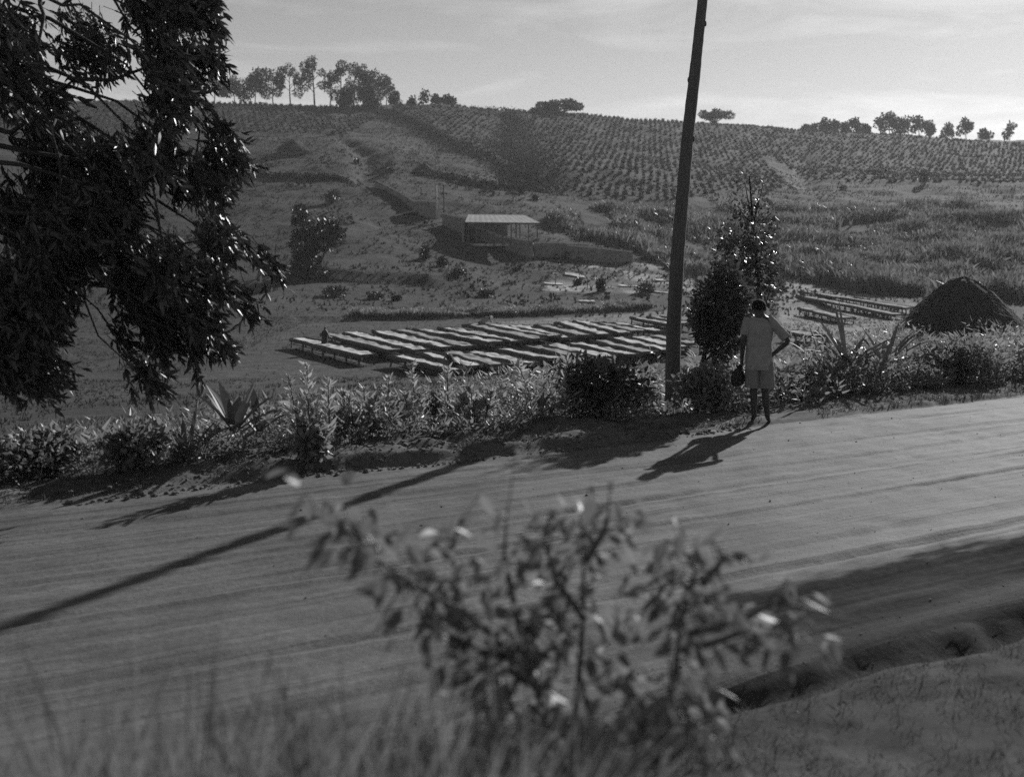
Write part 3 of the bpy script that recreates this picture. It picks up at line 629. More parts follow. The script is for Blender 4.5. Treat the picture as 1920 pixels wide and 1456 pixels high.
# ------------------------------------------------------------------ hillside tree with two crowns
def big_bush_tree():
    Y = 113.0; b = at_px(578, Y); o = empty('hillside_tree', b); k_ = Y/F
    def p(px, py, dy=0): return np.array([(px-578)*k_, dy, (b[2]*0+(512-py)*k_)])
    tr = [tube([(0, 0, -0.4), p(580, 470), p(572, 430), p(566, 400)], [0.35, 0.28, 0.2, 0.08], 7), tube([p(582, 480), p(600, 440), p(618, 415)], [0.22, 0.16, 0.06], 6), tube([p(590, 508), p(607, 470), p(612, 450)], [0.12, 0.09, 0.04], 5)]
    bl = [(p(575, 480), (1.5, 1.5, 1.5), 2.2), (p(570, 450), (1.5, 1.5, 1.7), 2.4), (p(566, 415), (1.1, 1.1, 1.4), 1.5), (p(562, 390), (0.8, 0.8, 0.9), 0.7), (p(612, 420), (1.5, 1.4, 1.2), 1.8), (p(628, 425), (1.1, 1.1, 1.5), 1.2), (p(605, 445), (1.2, 1.2, 1.0), 1.0), (p(560, 500), (1.4, 1.3, 0.8), 1.2), (p(597, 500), (1.0, 1.0, 0.7), 0.8)]
    link('trunk', mesh('trunk', *cat_geo(tr), M['bark'], True), o)
    link('crown', mesh('crown', *crown_geo(bl, 330, 0.42, 'quad', 0.2), M['bush']), o)
    tag(o, 'dark two-headed leafy tree standing alone on the lower grass slope', 'tree')
big_bush_tree()
# thin bare shrubs on the pale ground behind the tables
for px, Y, hp, lb in ((1040, 116, 40, 'bare twiggy shrub nearest the pier on the pale ground'), (1100, 114, 34, 'bare forked shrub in the middle of the pale ground'), (1133, 112, 42, 'bare leaning shrub beside the thin dark shrub')):
    b = at_px(px, Y); h = hp/F*Y; o = empty('bare_shrub', b); tr = [tube([(0, 0, -.2), (0.06*h, 0, .4*h), (0.02*h, 0, .75*h)], [.05, .04, .02], 5)]; bl = []
    for j in range(7):
        a = R.random()*6.28; st = np.array([0.04*h, 0, h*(.25+.5*R.random())]); en = st+np.array([math.cos(a)*.42*h, math.sin(a)*.3*h, .28*h]); tr.append(tube([st, (st+en)/2+[0, 0, -.03*h], en], [.03, .02, .01], 4)); bl.append((en, (.22, .22, .16), 1))
    link('stem', mesh('stem', *cat_geo(tr), M['bark']), o); link('twigs', mesh('twigs', *crown_geo(bl, 14, .22), M['bush']), o)['kind'] = 'stuff'; tag(o, lb, 'shrub')

# ------------------------------------------------------------------ drying tables
TZ = -5.0; TH = 0.58
rear = [(559,634,690,666),(615,626,741,657),(660,624,789,656),(712,622,840,651),(746,619,883,649),(789,617,929,643),(832,615,971,640),(880,608,1012,636),(919,608,1038,631),(969,611,1063,633),(1014,609,1097,629),(1053,604,1134,627),(1087,602,1172,625),(1120,605,1197,621),(1154,606,1235,621),(1195,596,1262,610),(1225,594,1290,607)]
front = [(744,667,859,694),(797,662,892,686),(847,660,935,685),(888,660,994,682),(943,655,1042,673),(1000,649,1091,671),(1030,647,1144,669),(1075,644,1185,665),(1122,640,1221,660),(1156,633,1252,657),(1193,631,1275,651),(1225,629,1300,645)]
right = [(1475,541,1700,577),(1500,556,1690,589),(1508,578,1590,596),(1484,620,1530,630)]
legmesh = mesh('leg', *box((0, 0, TH/2-0.08), (0.09, 0.09, TH+0.1)), M['bench_wood'])
def table(q, tz, label, group, wid=1.08, beans='parchment', seed=0):
    H = CAMZ-(tz+TH); a = np.array([(q[0]-960)/F, 1.0])*H*F/(q[1]-HOR); b = np.array([(q[2]-960)/F, 1.0])*H*F/(q[3]-HOR)
    c = (a+b)/2; d = b-a; ln = float(np.hypot(*d)); o = empty('drying_table', (c[0], c[1], tz), math.atan2(d[1], d[0])+random.gauss(0, .012)); o.rotation_euler[0] = random.gauss(0, .015); o.rotation_euler[1] = random.gauss(0, .004)
    rg = np.random.default_rng(seed)
    bedw = link('tray', mesh('tray', *cat_geo([tube(np.stack([np.linspace(-ln/2, ln/2, 9), s*wid/2+rg.normal(size=9)*.025, TH-.03+rg.normal(size=9)*.03], 1), .115*(1+.3*rg.random(9)), 5) for s in (-1, 1)]+[box((s*ln/2, 0, TH-0.012), (0.05, wid-0.06, 0.165)) for s in (-1, 1)]+[box((0, 0, TH-0.055), (ln-0.05, wid-0.05, 0.03))]), M['bench_wood']), o)
    nx, ny = max(8, int(ln*3)), 6; xs = np.linspace(-ln/2+.04, ln/2-.04, nx); ys = np.linspace(-wid/2+.04, wid/2-.04, ny)
    X, Y_ = np.meshgrid(xs, ys, indexing='ij'); Z = TH+0.045+fbm(X*1.3+seed*7, Y_*2.5, 3, 2)*0.20
    i = (np.arange(nx-1)[:, None]*ny+np.arange(ny-1)[None]).ravel()
    link('coffee_beans', mesh('coffee_beans', np.stack([X, Y_, Z], -1), np.concatenate([np.stack([i, i+ny, i+ny+1], 1), np.stack([i, i+ny+1, i+1], 1)]), M[beans]), o)
    nl = max(3, int(ln/1.5))
    for j in range(nl):
        for s in (-1, 1):
            l = link('leg', legmesh, o); l.location = (-ln/2+0.15+(ln-0.3)*j/(nl-1)+rg.normal()*.08, s*(wid/2-0.06), 0); l.rotation_euler = (rg.normal()*.07, rg.normal()*.07, rg.random())
    br = [tube([(-ln/2+.15, s*(wid/2-.1), TH*0.45), (ln/2-.15, s*(wid/2-.1), TH*0.5)], [.03, .03], 4) for s in (-1, 1)]
    link('rail', mesh('rail', *cat_geo(br), M['bench_wood']), o)
    tag(o, label, 'drying table', group); return o
for i, q in enumerate(rear):
    lb = {0: 'end drying table of the back row, beside a standing worker', 1: 'coffee drying table second in the back row, behind the standing worker', 8: 'back-row drying table with a white-wrapped worker bending over its end'}.get(i, ('long back-row drying table spread with darker coffee' if i % 3 == 1 else 'long back-row drying table spread with pale bright coffee'))
    table(q, TZ, lb, 'drying tables in the back row', beans=('parchment', 'parchment_b', 'parchment')[i % 3], seed=i)
for i, q in enumerate(front):
    lb = {0: 'coffee drying table at the near corner of the front row by a crouching worker'}.get(i, 'shorter front-row drying table spread with darker coffee' if i % 3 == 2 else 'shorter front-row drying table spread with pale bright coffee')
    table(q, TZ, lb, 'drying tables in the front row', beans=('parchment', 'parchment', 'parchment_b')[i % 3], seed=30+i)
for i, q in enumerate(right):
    c = unp((q[0]+q[2])/2, (q[1]+q[3])/2, 1); tz = -4.85
    for _ in range(6):
        Hh = CAMZ-(tz+TH); Yc = Hh*F/((q[1]+q[3])/2-HOR); tz = hz(((q[0]+q[2])/2-960)/F*Yc, Yc)
    table(q, tz, ['longest dark-sided drying table beside the reed bed', 'long drying table on the pale ground in front of the longest one', 'short drying table on the pale ground', 'small drying table on the pale ground just past the man'][i], None, wid=1.3, beans='parchment_b', seed=60+i)

for i, (px, py, w_, d_, lb) in enumerate([(1038,520,2.2,1.3,'bright drying mat nearest the pier on the pale ground'),(1078,510,2.6,1.2,'bright drying mat beside the bare forked shrub'),(1100,503,1.6,1.0,'small bright drying mat behind the bare forked shrub'),(1235,549,2.4,.9,'narrow pale mat lying beside the pole'),(1190,500,4.2,1.1,'long pale mat strip at the back of the pale ground'),(1245,515,3.0,1.1,'pale mat at the foot of the reed bed behind the pole')]):
    Y = 115.0
    for _ in range(12): Y = (CAMZ-hz((px-960)/F*Y, Y))*F/(py-HOR)*.5+Y*.5
    x = (px-960)/F*Y; o = empty('drying_mat', (x, Y, hz(x, Y)), .1*i); xs, ys = np.meshgrid(np.linspace(-w_/2, w_/2, 9), np.linspace(-d_/2, d_/2, 6), indexing='ij')
    zz_ = hgt(xs+x, ys+Y)-hz(x, Y)+.10+.12*fbm(xs*1.3+i, ys*1.3, 3, 6); k_ = (np.arange(8)[:, None]*6+np.arange(5)[None]).ravel()
    link('coffee_beans', mesh('coffee_beans', np.stack([xs*.93, ys*.9, zz_+.05], -1), np.concatenate([np.stack([k_, k_+6, k_+7], 1), np.stack([k_, k_+7, k_+1], 1)]), M['parchment']), o)
    link('matting', mesh('matting', np.stack([xs, ys, zz_], -1), np.concatenate([np.stack([k_, k_+6, k_+7], 1), np.stack([k_, k_+7, k_+1], 1)]), M['bench_wood']), o)
    tag(o, lb, 'mat')
# ------------------------------------------------------------------ people
def skin_mesh(verts, edges, rad, sub=2):
    me = bpy.data.meshes.new('tmp'); me.from_pydata(verts, edges, []); o = bpy.data.objects.new('tmp', me); col.objects.link(o)
    sk = o.modifiers.new('s', 'SKIN'); sk.use_smooth_shade = True; sb = o.modifiers.new('b', 'SUBSURF'); sb.levels = sub; sb.render_levels = sub
    for i, r in enumerate(rad):
        d_ = me.skin_vertices[0].data[i]; d_.radius = r if isinstance(r, tuple) else (r, r)
    me.skin_vertices[0].data[0].use_root = True
    dg_ = bpy.context.evaluated_depsgraph_get(); ev = o.evaluated_get(dg_)
    m2 = bpy.data.meshes.new_from_object(ev); bpy.data.objects.remove(o); bpy.data.meshes.remove(me); return m2
def mesh_geo(me):
    V = np.empty(len(me.vertices)*3); me.vertices.foreach_get('co', V); me.calc_loop_triangles()
    T = np.empty(len(me.loop_triangles)*3, dtype=np.int32); me.loop_triangles.foreach_get('vertices', T); return V.reshape(-1, 3), T.reshape(-1, 3)
def ellips(c, r, n=10, m=7):
    V = [(c[0], c[1], c[2]+r[2])]; T = []
    for i in range(1, m):
        for j in range(n):
            a = PI*i/m; b = 2*PI*j/n; V.append((c[0]+r[0]*math.sin(a)*math.cos(b), c[1]+r[1]*math.sin(a)*math.sin(b), c[2]+r[2]*math.cos(a)))
    V.append((c[0], c[1], c[2]-r[2])); e = len(V)-1
    for j in range(n): T += [(0, 1+j, 1+(j+1) % n), (e, 1+(m-2)*n+(j+1) % n, 1+(m-2)*n+j)]
    for i in range(m-2):
        for j in range(n):
            a, b = 1+i*n+j, 1+i*n+(j+1) % n; T += [(a, a+n, b+n), (a, b+n, b)]
    return np.array(V), np.array(T)
def rings(cs, close_top=False, n=40, wob=0.0):
    """stack of elliptical rings (centre x,y,z, rx, ry) -> cloth tube"""
    V = []; T = []
    for k_, (x, y, z, rx, ry) in enumerate(cs):
        for j in range(n):
            a = 2*PI*j/n; f = 1+wob*math.sin(5*a+k_*0.9)+wob*0.7*math.sin(9*a-k_); V.append((x+rx*f*math.cos(a), y+ry*f*math.sin(a), z))
    for i in range(len(cs)-1):
        for j in range(n):
            a, b = i*n+j, i*n+(j+1) % n; T += [(a, a+n, b+n), (a, b+n, b)]
    return np.array(V), np.array(T)
def hand_chain(verts, edges, rad, wrist_i, wrist, dirv, side, curl):
    """palm and five fingers: dirv runs down the hand, side towards the thumb, curl is where the fingers bend to"""
    d_ = norm(dirv); s_ = norm(side); c_ = norm(curl)
    pm = np.array(wrist)+d_*0.05; verts.append(tuple(pm)); pi_ = len(verts)-1; edges.append((wrist_i, pi_)); rad.append((0.020, 0.034))
    kn = np.array(wrist)+d_*0.085; verts.append(tuple(kn)); ki = len(verts)-1; edges.append((pi_, ki)); rad.append((0.014, 0.036))
    for j, ln in enumerate((0.070, 0.080, 0.076, 0.060)):
        o_ = s_*(0.030-0.020*j); a = kn+o_+d_*ln*0.42+c_*0.006; b = a+d_*ln*0.30+c_*ln*0.32; e = b+d_*ln*0.10+c_*ln*0.30; pv = ki
        for q, r in ((a, .0095), (b, .0085), (e, .007)): verts.append(tuple(q)); edges.append((pv, len(verts)-1)); rad.append(r); pv = len(verts)-1
    a = np.array(wrist)+d_*0.035+s_*0.038; b = a+d_*0.030+s_*0.018+c_*0.012; e = b+d_*0.026+c_*0.014; pv = pi_
    for q, r in ((a, .012), (b, .010), (e, .008)): verts.append(tuple(q)); edges.append((pv, len(verts)-1)); rad.append(r); pv = len(verts)-1
def body(J, scale=1.0, hands=True, sub=2):
    v = [J['pelvis'], J['waist'], J['chest'], J['neck'], J['skull'], J['crown']]; e = [(0, 1), (1, 2), (2, 3), (3, 4), (4, 5)]
    r = [(0.135, 0.10), (0.125, 0.09), (0.150, 0.10), 0.052, (0.080, 0.092), (0.066, 0.074)]
    for s_ in ('l', 'r'):
        b = len(v); v += [J['sh_'+s_], J['el_'+s_], J['wr_'+s_]]; e += [(2, b), (b, b+1), (b+1, b+2)]; r += [0.055, 0.040, 0.027]
        if hands: hand_chain(v, e, r, b+2, J['wr_'+s_], np.array(J['hd_'+s_]), np.array(J['th_'+s_]), np.array(J['cu_'+s_]))
        else: v.append(tuple(np.array(J['wr_'+s_])+norm(np.array(J['wr_'+s_])-np.array(J['el_'+s_]))*0.13)); e.append((b+2, len(v)-1)); r.append(0.03)
        b = len(v); v += [J['hip_'+s_], J['kn_'+s_], J['ca_'+s_], J['an_'+s_], J['to_'+s_]]; e += [(0, b), (b, b+1), (b+1, b+2), (b+2, b+3), (b+3, b+4)]; r += [0.088, 0.056, 0.052, 0.034, (0.045, 0.022)]
    me = skin_mesh([tuple(q) for q in v], e, r, sub); return me
JM = dict(pelvis=(0, 0, .90), waist=(0, .01, 1.10), chest=(.005, .01, 1.31), neck=(0, 0, 1.475), skull=(-.005, .025, 1.565), crown=(-.005, .03, 1.655),
 sh_l=(-.165, 0, 1.37), el_l=(-.215, -.03, 1.10), wr_l=(-.235, .05, .86), hd_l=(-.02, .05, -1), th_l=(.1, 1, 0), cu_l=(1, 0, 0),
 sh_r=(.170, 0, 1.375), el_r=(.385, -.07, 1.135), wr_r=(.185, -.03, .955), hd_r=(-.75, .35, -.55), th_r=(.2, .9, .3), cu_r=(-.3, .8, 0),
 hip_l=(-.09, 0, .86), kn_l=(-.075, .02, .47), ca_l=(-.075, .0, .34), an_l=(-.075, .0, .085), to_l=(-.095, .16, .03),
 hip_r=(.09, 0, .86), kn_r=(.075, .03, .48), ca_r=(.088, -.01, .34), an_r=(.105, -.03, .085), to_r=(.135, .125, .03))
mb = at_px(1424, 14.5); mx_, my_ = mb[0], mb[1]
man = empty('person', (mx_, my_, mb[2]), math.radians(-12))
bme = body(JM); Vb, Tb = mesh_geo(bme)
ex = [(Vb, Tb), ellips((-.005, .128, 1.548), (.016, .022, .026)), ellips((-.092, .022, 1.555), (.012, .022, .032)), ellips((.083, .022, 1.555), (.012, .022, .032)), ellips((-.005, .112, 1.505), (.026, .012, .010))]
link('body', mesh('body', *cat_geo(ex), M['skin'], True), man)
hv, ht = ellips((-.005, .008, 1.600), (.098, .112, .092), 16, 10); keep = hv[:, 2] > 1.535+np.maximum(hv[:, 1], 0)*0.7
link('hair', mesh('hair', hv, [t for t in ht if keep[t].all()], M['hair'], True), man)
shirt = [rings([(0, 0, 1.462, .066, .062), (0, 0, 1.440, .095, .070), (0, 0, 1.408, .150, .088), (0, 0, 1.35, .182, .112), (0, 0, 1.25, .182, .124), (0, 0, 1.12, .172, .124), (0, 0, 1.0, .172, .128), (0, 0, .90, .182, .138), (0, 0, .80, .190, .144), (.0, 0, .742, .195, .148)], wob=.035)]
def sleeve(a, b, f, r0, r1):
    a, b = np.array(a), np.array(b); P = [a+(b-a)*t for t in (-.25, 0.1, f*.55, f)]; return tube(P, [r0*.9, r0, (r0+r1)/2, r1], 12, cap=False, jitter=.05)
shirt += [sleeve(JM['sh_r'], JM['el_r'], .86, .068, .070), sleeve(JM['sh_l'], JM['el_l'], .62, .064, .064)]
link('shirt', mesh('shirt', *cat_geo(shirt), M['shirt'], True), man)
shorts = [rings([(0, 0, .93, .165, .125), (0, 0, .84, .188, .138), (0, 0, .74, .192, .142)], wob=.01)]+[rings([(s_*.085, 0, .80, .10, .125), (s_*.092, .01, .66, .105, .122), (s_*.088, .015, .49, .112, .122)], wob=.025) for s_ in (-1, 1)]
link('shorts', mesh('shorts', *cat_geo(shorts), M['shorts'], True), man)
tag(man, 'barefoot man in pale shirt with one hand on his hip at the road edge', 'person')
hat = empty('cloth_bag', (mx_-.285, my_+.05, mb[2]+.50), .3)
link('sack', mesh('sack', *rings([(0, 0, 0.0, .03, .02), (0, 0, .02, .085, .05), (0, 0, .10, .105, .062), (0, 0, .19, .085, .05), (0.02, 0, .25, .035, .028), (0.02, 0, .28, .05, .035)], wob=.05), M['dark_cloth'], True), hat)
link('handle', mesh('handle', *tube([(0, 0, .24), (.03, 0, .30), (.045, 0, .27)], [.012, .010, .010], 5), M['dark_cloth']), hat)
tag(hat, "small dark cloth bag hanging from the man's lower hand", 'bag')
def worker(px, pf, Y, J, cloth, label, rz=0.0, wrap=False):
    x = (px-960)/F*Y; o = empty('person', (x, Y, hz(x, Y)), rz)
    link('body', body(J, hands=True, sub=1), o); o.children[0].data.materials.append(M['skin'])
    w_, c_, n_ = np.array(J['pelvis']), np.array(J['chest']), np.array(J['neck'])
    tv = tube([w_+(w_-c_)*.9, w_+(w_-c_)*.2, (w_+c_)/2, c_, n_*.6+c_*.4], [.23, .19, .175, .18, .09], 12, cap=False, jitter=.05)
    link('robe', mesh('robe', *tv, M[cloth], True), o)
    if wrap: link('head_wrap', mesh('head_wrap', *ellips(np.array(J['crown'])+[0, 0, -.03], (.13, .13, .10)), M['white_cloth'], True), o)
    return tag(o, label, 'person')
JS = dict(JM); JS.update(wr_r=(.28, .22, 1.0), el_r=(.28, .0, 1.12), hd_r=(0, 1, -.3), th_r=(-1, 0, 0), cu_r=(0, 0, -1), el_l=(-.28, 0, 1.12), wr_l=(-.25, .24, 1.0), hd_l=(0, 1, -.3), th_l=(1, 0, 0), cu_l=(0, 0, -1))
JB = dict(JS); JB.update(pelvis=(0, -.12, .85), waist=(0, .03, .98), chest=(0, .22, 1.06), neck=(0, .37, 1.12), skull=(0, .46, 1.15), crown=(0, .53, 1.19), sh_l=(-.18, .27, 1.06), sh_r=(.18, .27, 1.06), el_l=(-.22, .42, .86), el_r=(.22, .42, .86), wr_l=(-.15, .6, .8), wr_r=(.15, .6, .8), hip_l=(-.09, -.12, .81), hip_r=(.09, -.12, .81))
JC = dict(JB); JC.update({k_: (v_[0], v_[1], v_[2]-.38) for k_, v_ in JB.items() if k_[:2] in ('pe', 'wa', 'ch', 'ne', 'sk', 'cr', 'sh', 'el', 'wr', 'hi')}); JC.update(kn_l=(-.14, .22, .46), kn_r=(.14, .22, .46), ca_l=(-.12, .08, .30), ca_r=(.12, .08, .30), an_l=(-.1, -.02, .085), an_r=(.1, -.02, .085))
worker(609, 650, 66.0, JS, 'dark_cloth', 'distant dark-clothed worker standing between the two end drying tables', rz=-.6)
worker(909, 610, 79.0, JB, 'shorts', 'distant worker in a white head wrap bending over a back-row table', rz=-1.0, wrap=True)
worker(845, 690, 55.2, JB, 'dark_cloth', 'distant dark worker stooping at the near corner table of the front row', rz=.5)

# ------------------------------------------------------------------ the leaning pole
pY = 17.5; pb = at_px(1261, pY); pole = empty('utility_pole', pb); kk = pY/F
cpx = [(1261, 815), (1262, 700), (1264, 600), (1270, 480), (1280, 360), (1291, 240), (1302, 150), (1309, 80), (1317, 0), (1326, -90)]; wpx = [15, 14.2, 13.5, 12.6, 12, 11.2, 10.6, 9.8, 9.2, 8.8]
pts = [np.array([(a-960)*kk-pb[0], 0.03*math.sin(i*1.3), CAMZ-(b_-HOR)*kk-pb[2]]) for i, (a, b_) in enumerate(cpx)]; pts[0][2] = -.5
P = np.array(pts); tt = np.linspace(0, len(P)-1, 70); Q = np.stack([np.interp(tt, np.arange(len(P)), P[:, i]) for i in range(3)], 1)
link('shaft', mesh('shaft', *tube(Q, np.interp(tt, np.arange(len(P)), wpx)*kk, 14, jitter=.035), M['pole'], True), pole)
for f in (.55, .68, .83):
    q = Q[int(f*69)]; link('knot', mesh('knot', *ellips(q+[np.interp(f*9, np.arange(10), wpx)*kk*(1 if f != .68 else -1), -.02, 0], (.022, .03, .05), 8, 5), M['pole'], True), pole)
tag(pole, 'tall weathered wooden pole leaning slightly, standing behind the road edge', 'pole')

# ------------------------------------------------------------------ grasses and reeds (uncountable: stuff)
def scatter_blades(name, x, y, nb, h, wd, label, m, cat='grass', lean=0.35, z0=None, hn=None):
    n = len(x); z = hgt(x, y) if z0 is None else z0
    X = np.repeat(x, nb)+R.normal(size=n*nb)*0.10*np.repeat(np.broadcast_to(h, (n,)), nb); Y = np.repeat(y, nb)+R.normal(size=n*nb)*0.10*np.repeat(np.broadcast_to(h, (n,)), nb)
    Z = np.repeat(z, nb)-0.03; hh = np.repeat(np.broadcast_to(h, (n,)), nb)*(0.55+0.75*R.random(n*nb))
    D = R.normal(size=(n*nb, 3))*lean; D[:, 2] = 1
    o = link(name, mesh(name, *leaves(np.stack([X, Y, Z], 1), D, rdir(n*nb), hh, wd*(0.7+0.6*R.random(n*nb)), shape='blade' if wd > 0.05 or len(x) < 9000 else 'tri', curl=0.25), M[m]))
    return tag(o, label, cat, kind='stuff')
# reed bed beyond the drying floor
def fan(n, y0, y1, a0, a1):
    y = np.sqrt(R.random(n)*(y1*y1-y0*y0)+y0*y0); return (a0+(a1-a0)*R.random(n))*y, y
x, y = fan(30000, 112, 215, -0.02, 0.56); z = hgt(x, y); qx, qy = proj(x, y, z)
RP = [(1030,405),(1120,388),(1250,392),(1400,390),(1520,400),(1700,385),(1930,395),(1930,590),(1750,556),(1640,552),(1560,532),(1480,520),(1440,500),(1350,508),(1290,520),(1240,498),(1190,470),(1110,452),(1040,446)]
k = inpoly(qx, qy, RP) & (vnoise(x/7, y/7, 77)+0.25*R.random(len(x)) > 0.36+0.22*sstep(460, 390, qy)); x, y, z = x[k], y[k], z[k]
scatter_blades('reed_bed', x, y, 5, 0.7+2.9*vnoise(x/6, y/6, 33)**1.4, 0.30, 'tall pale reeds filling the valley floor below the coffee slope', 'reed', 'reeds', 0.28, z)
# short tufts over the slopes
x, y = fan(34000, 22, 92, -0.60, 0.62); u_, v_ = uv(x, y); k = (v_ > 15) & ~((y > 50) & (y < 98) & (np.abs(x) < 17) & (R.random(len(x)) > 0.25)) & (vnoise(x/2.5, y/2.5, 13) > 0.34); x, y = x[k], y[k]
scatter_blades('meadow_grass', x, y, 4, 0.13+0.10*vnoise(x/5, y/5, 15), 0.035, 'short dry grass on the slope and drying floor', 'grass', lean=0.5)
x, y = fan(46000, 92, 330, -0.60, 0.62); z = hgt(x, y); qx, qy = proj(x, y, z); k = ~inpoly(qx, qy, C_MAIN) & ~inpoly(qx, qy, RP) & (vnoise(x/5, y/5, 14) > 0.36); x, y, z = x[k], y[k], z[k]
scatter_blades('slope_grass', x, y, 3, 0.34+0.35*vnoise(x/8, y/8, 16), 0.13, 'rough grass over the open hillside', 'grass', lean=0.5, z0=z)
x, y = fan(900, 100, 260, -0.45, 0.30); z = hgt(x, y); qx, qy = proj(x, y, z); k = ~inpoly(qx, qy, C_MAIN) & ~inpoly(qx, qy, C_LEFT) & ~inpoly(qx, qy, RP) & (vnoise(x/14, y/14, 18) > 0.42) & ~((qx > 820) & (qx < 1030) & (qy < 480) & (qy > 380)); x, y, z = x[k], y[k], z[k]
m_ = 26; sz_ = np.repeat(.25+.75*R.random(len(x))**2.5, m_); b_, d_ = blob_cloud(len(x)*m_, (0, 0, .35), (1, 1, .6), .3); P = np.stack([np.repeat(x, m_), np.repeat(y, m_), np.repeat(z, m_)], 1)+b_*sz_[:, None]
tag(link('slope_scrub', mesh('slope_scrub', *leaves(P, norm(d_+rdir(len(P))*.6), rdir(len(P), .5), sz_*.6+.08, sz_*.4+.05, shape='quad'), M['scrub'])), 'small dark scrub tufts dotted over the open hillside', 'scrub', kind='stuff')
# tall dark grass on the bank behind the tables
n = 2600; i_ = R.integers(0, len(BANK)-1, n); t_ = R.random(n); B0 = np.array(BANK); x = B0[i_, 0]*(1-t_)+B0[i_+1, 0]*t_+R.normal(size=n)*.2; y = B0[i_, 1]*(1-t_)+B0[i_+1, 1]*t_+0.7+R.random(n)*2.2
scatter_blades('bank_grass', x, y, 5, 0.25+0.9*vnoise(x/1.3, y/1.3, 55), 0.07, 'tall dark grass on the bank behind the drying tables', 'weed', lean=0.3)

# roadside growth between the berm and the slope: leafy weeds and grass
def weed_mass(name, n, ur, vr, hf, label, m='weed', lsz=0.06, nl=16, shape='leaf', keepf=None):
    U = ur[0]+(ur[1]-ur[0])*R.random(n); V_ = vr[0]+(vr[1]-vr[0])*R.random(n)**1.15
    if keepf is not None: kf = keepf(U, V_); U, V_ = U[kf], V_[kf]
    n = len(U); x, y = xy(U, V_); z = hgt(x, y); h = hf(U, V_)*(0.55+0.75*R.random(n))
    f = R.random((n, nl))**0.7; an = R.random((n, nl))*6.28; rr = 0.16*h[:, None]*(0.4+R.random((n, nl)))+0.02
    P = np.stack([x[:, None]+np.cos(an)*rr, y[:, None]+np.sin(an)*rr, z[:, None]+f*h[:, None]], -1).reshape(-1, 3)
    D = np.stack([np.cos(an), np.sin(an), 0.5+0.9*(f-0.5)+R.normal(size=(n, nl))*0.5], -1).reshape(-1, 3)
    L_ = lsz*(0.6+0.9*R.random(n*nl))
    st = np.stack([x, y, z-0.03], 1); sd = R.normal(size=(n, 3))*0.13; sd[:, 2] = 1
    g = cat_geo([leaves(P, D, rdir(n*nl, 0.7), L_, L_*(0.5 if shape == 'leaf' else 0.2), shape=shape), leaves(st, sd, rdir(n), h*1.05, 0.012, shape='tri')])
    return tag(link(name, mesh(name, *g, M[m])), label, 'weeds', kind='stuff')
hprof = lambda U, V_: (0.06+0.34*vnoise(U*0.9, V_*0.9, 91)+0.10*vnoise(U*3, V_*3, 93)+0.06*sstep(12.6, 14.5, V_))*sstep(11.4, 12.5, V_)*(1+0.55*sstep(6.5, 8, U)+0.45*sstep(11, 14, U))+0.04
def clear_pole(U, V_):
    x, y = xy(U, V_); q = 960+F*x/y; return ~((q > 1218) & (q < 1302) & (y < 17.7))
gap = lambda U, V_: clear_pole(U, V_) & (V_ > 11.55+0.5*vnoise(U*0.7, U*0, 97)+0.35*R.random(len(U)))
weed_mass('roadside_weeds', 3600, (-4.5, 19), (11.5, 16.5), hprof, 'dense leafy weeds along the far edge of the dirt road', 'weed', 0.075, 18, keepf=gap)
weed_mass('roadside_weeds', 1400, (-4.5, 19), (11.5, 17.5), lambda U, V_: hprof(U, V_)*1.15, 'paler narrow-leaved weeds mixed into the growth along the road edge', 'weed_pale', 0.12, 14, 'blade', keepf=gap)
weed_mass('roadside_weeds', 900, (9.5, 26), (12.4, 19), lambda U, V_: 0.25+0.6*vnoise(U, V_, 92), 'tall tangled weeds below the road beside the man', 'weed_pale', 0.13, 18, 'leaf')
U = -8+28*R.random(9000); V_ = 11.25+1.5*R.random(9000)**1.4; kf = vnoise(U*1.4, V_*1.4, 19) > 0.30; x, y = xy(U[kf], V_[kf])
scatter_blades('verge_grass', x, y, 4, 0.07+0.06*R.random(len(x)), 0.010, 'short grass on the crest of the road berm', 'bank_grass', lean=0.6)
U = -5+13*R.random(42000); V_ = 1.2+3.55*R.random(42000); kf = vnoise(U*2, V_*2, 23)+.3*R.random(42000) > 0.40; x, y = xy(U[kf], V_[kf])
scatter_blades('near_grass', x, y, 4, 0.03+0.09*R.random(len(x))**3, 0.007, 'short grass on the bank on the near side of the road', 'bank_grass', lean=0.8)

# tall pale flower stalks
def stalk(px, ptop, Y, lean, label, big=1.0):
    b = at_px(px, Y); h = max(0.45, (CAMZ-(ptop-HOR)/F*Y)-b[2]); o = empty('flower_stalk', b); m_ = R.normal()*0.05
    top = np.array([lean*h, m_, h]); st = [np.array([0, 0, -.1]), top*.5+[0.03, 0, 0], top]
    link('stem', mesh('stem', *tube(st, [.016, .012, .006], 5), M['stem'], True), o)
    n = int(60*big); f = 0.30+0.70*R.random(n); a = R.random(n)*6.28; P = top[None]*f[:, None]+np.stack([np.cos(a), np.sin(a), a*0], 1)*.012
    D = np.stack([np.cos(a), np.sin(a), 0.9+R.normal(size=n)*.4], 1); L_ = (0.09+0.13*(1-f))*(0.7+.6*R.random(n))*big
    link('leaves', mesh('leaves', *leaves(P, D, rdir(n, .6), L_, L_*.30), M['stalk']), o)
    n = 26; f = 0.86+.14*R.random(n); a = R.random(n)*6.28; P = top[None]*f[:, None]; D = np.stack([np.cos(a), np.sin(a), 1.2+0*a], 1)
    link('flower_head', mesh('flower_head', *leaves(P, D, rdir(n, .4), .055, .022), M['stalk']), o)
    return tag(o, label, 'wild plant', 'tall flowering stalks in the roadside weeds')
SL = 'tall pale stalk with a flowering tip rising out of the roadside weeds'
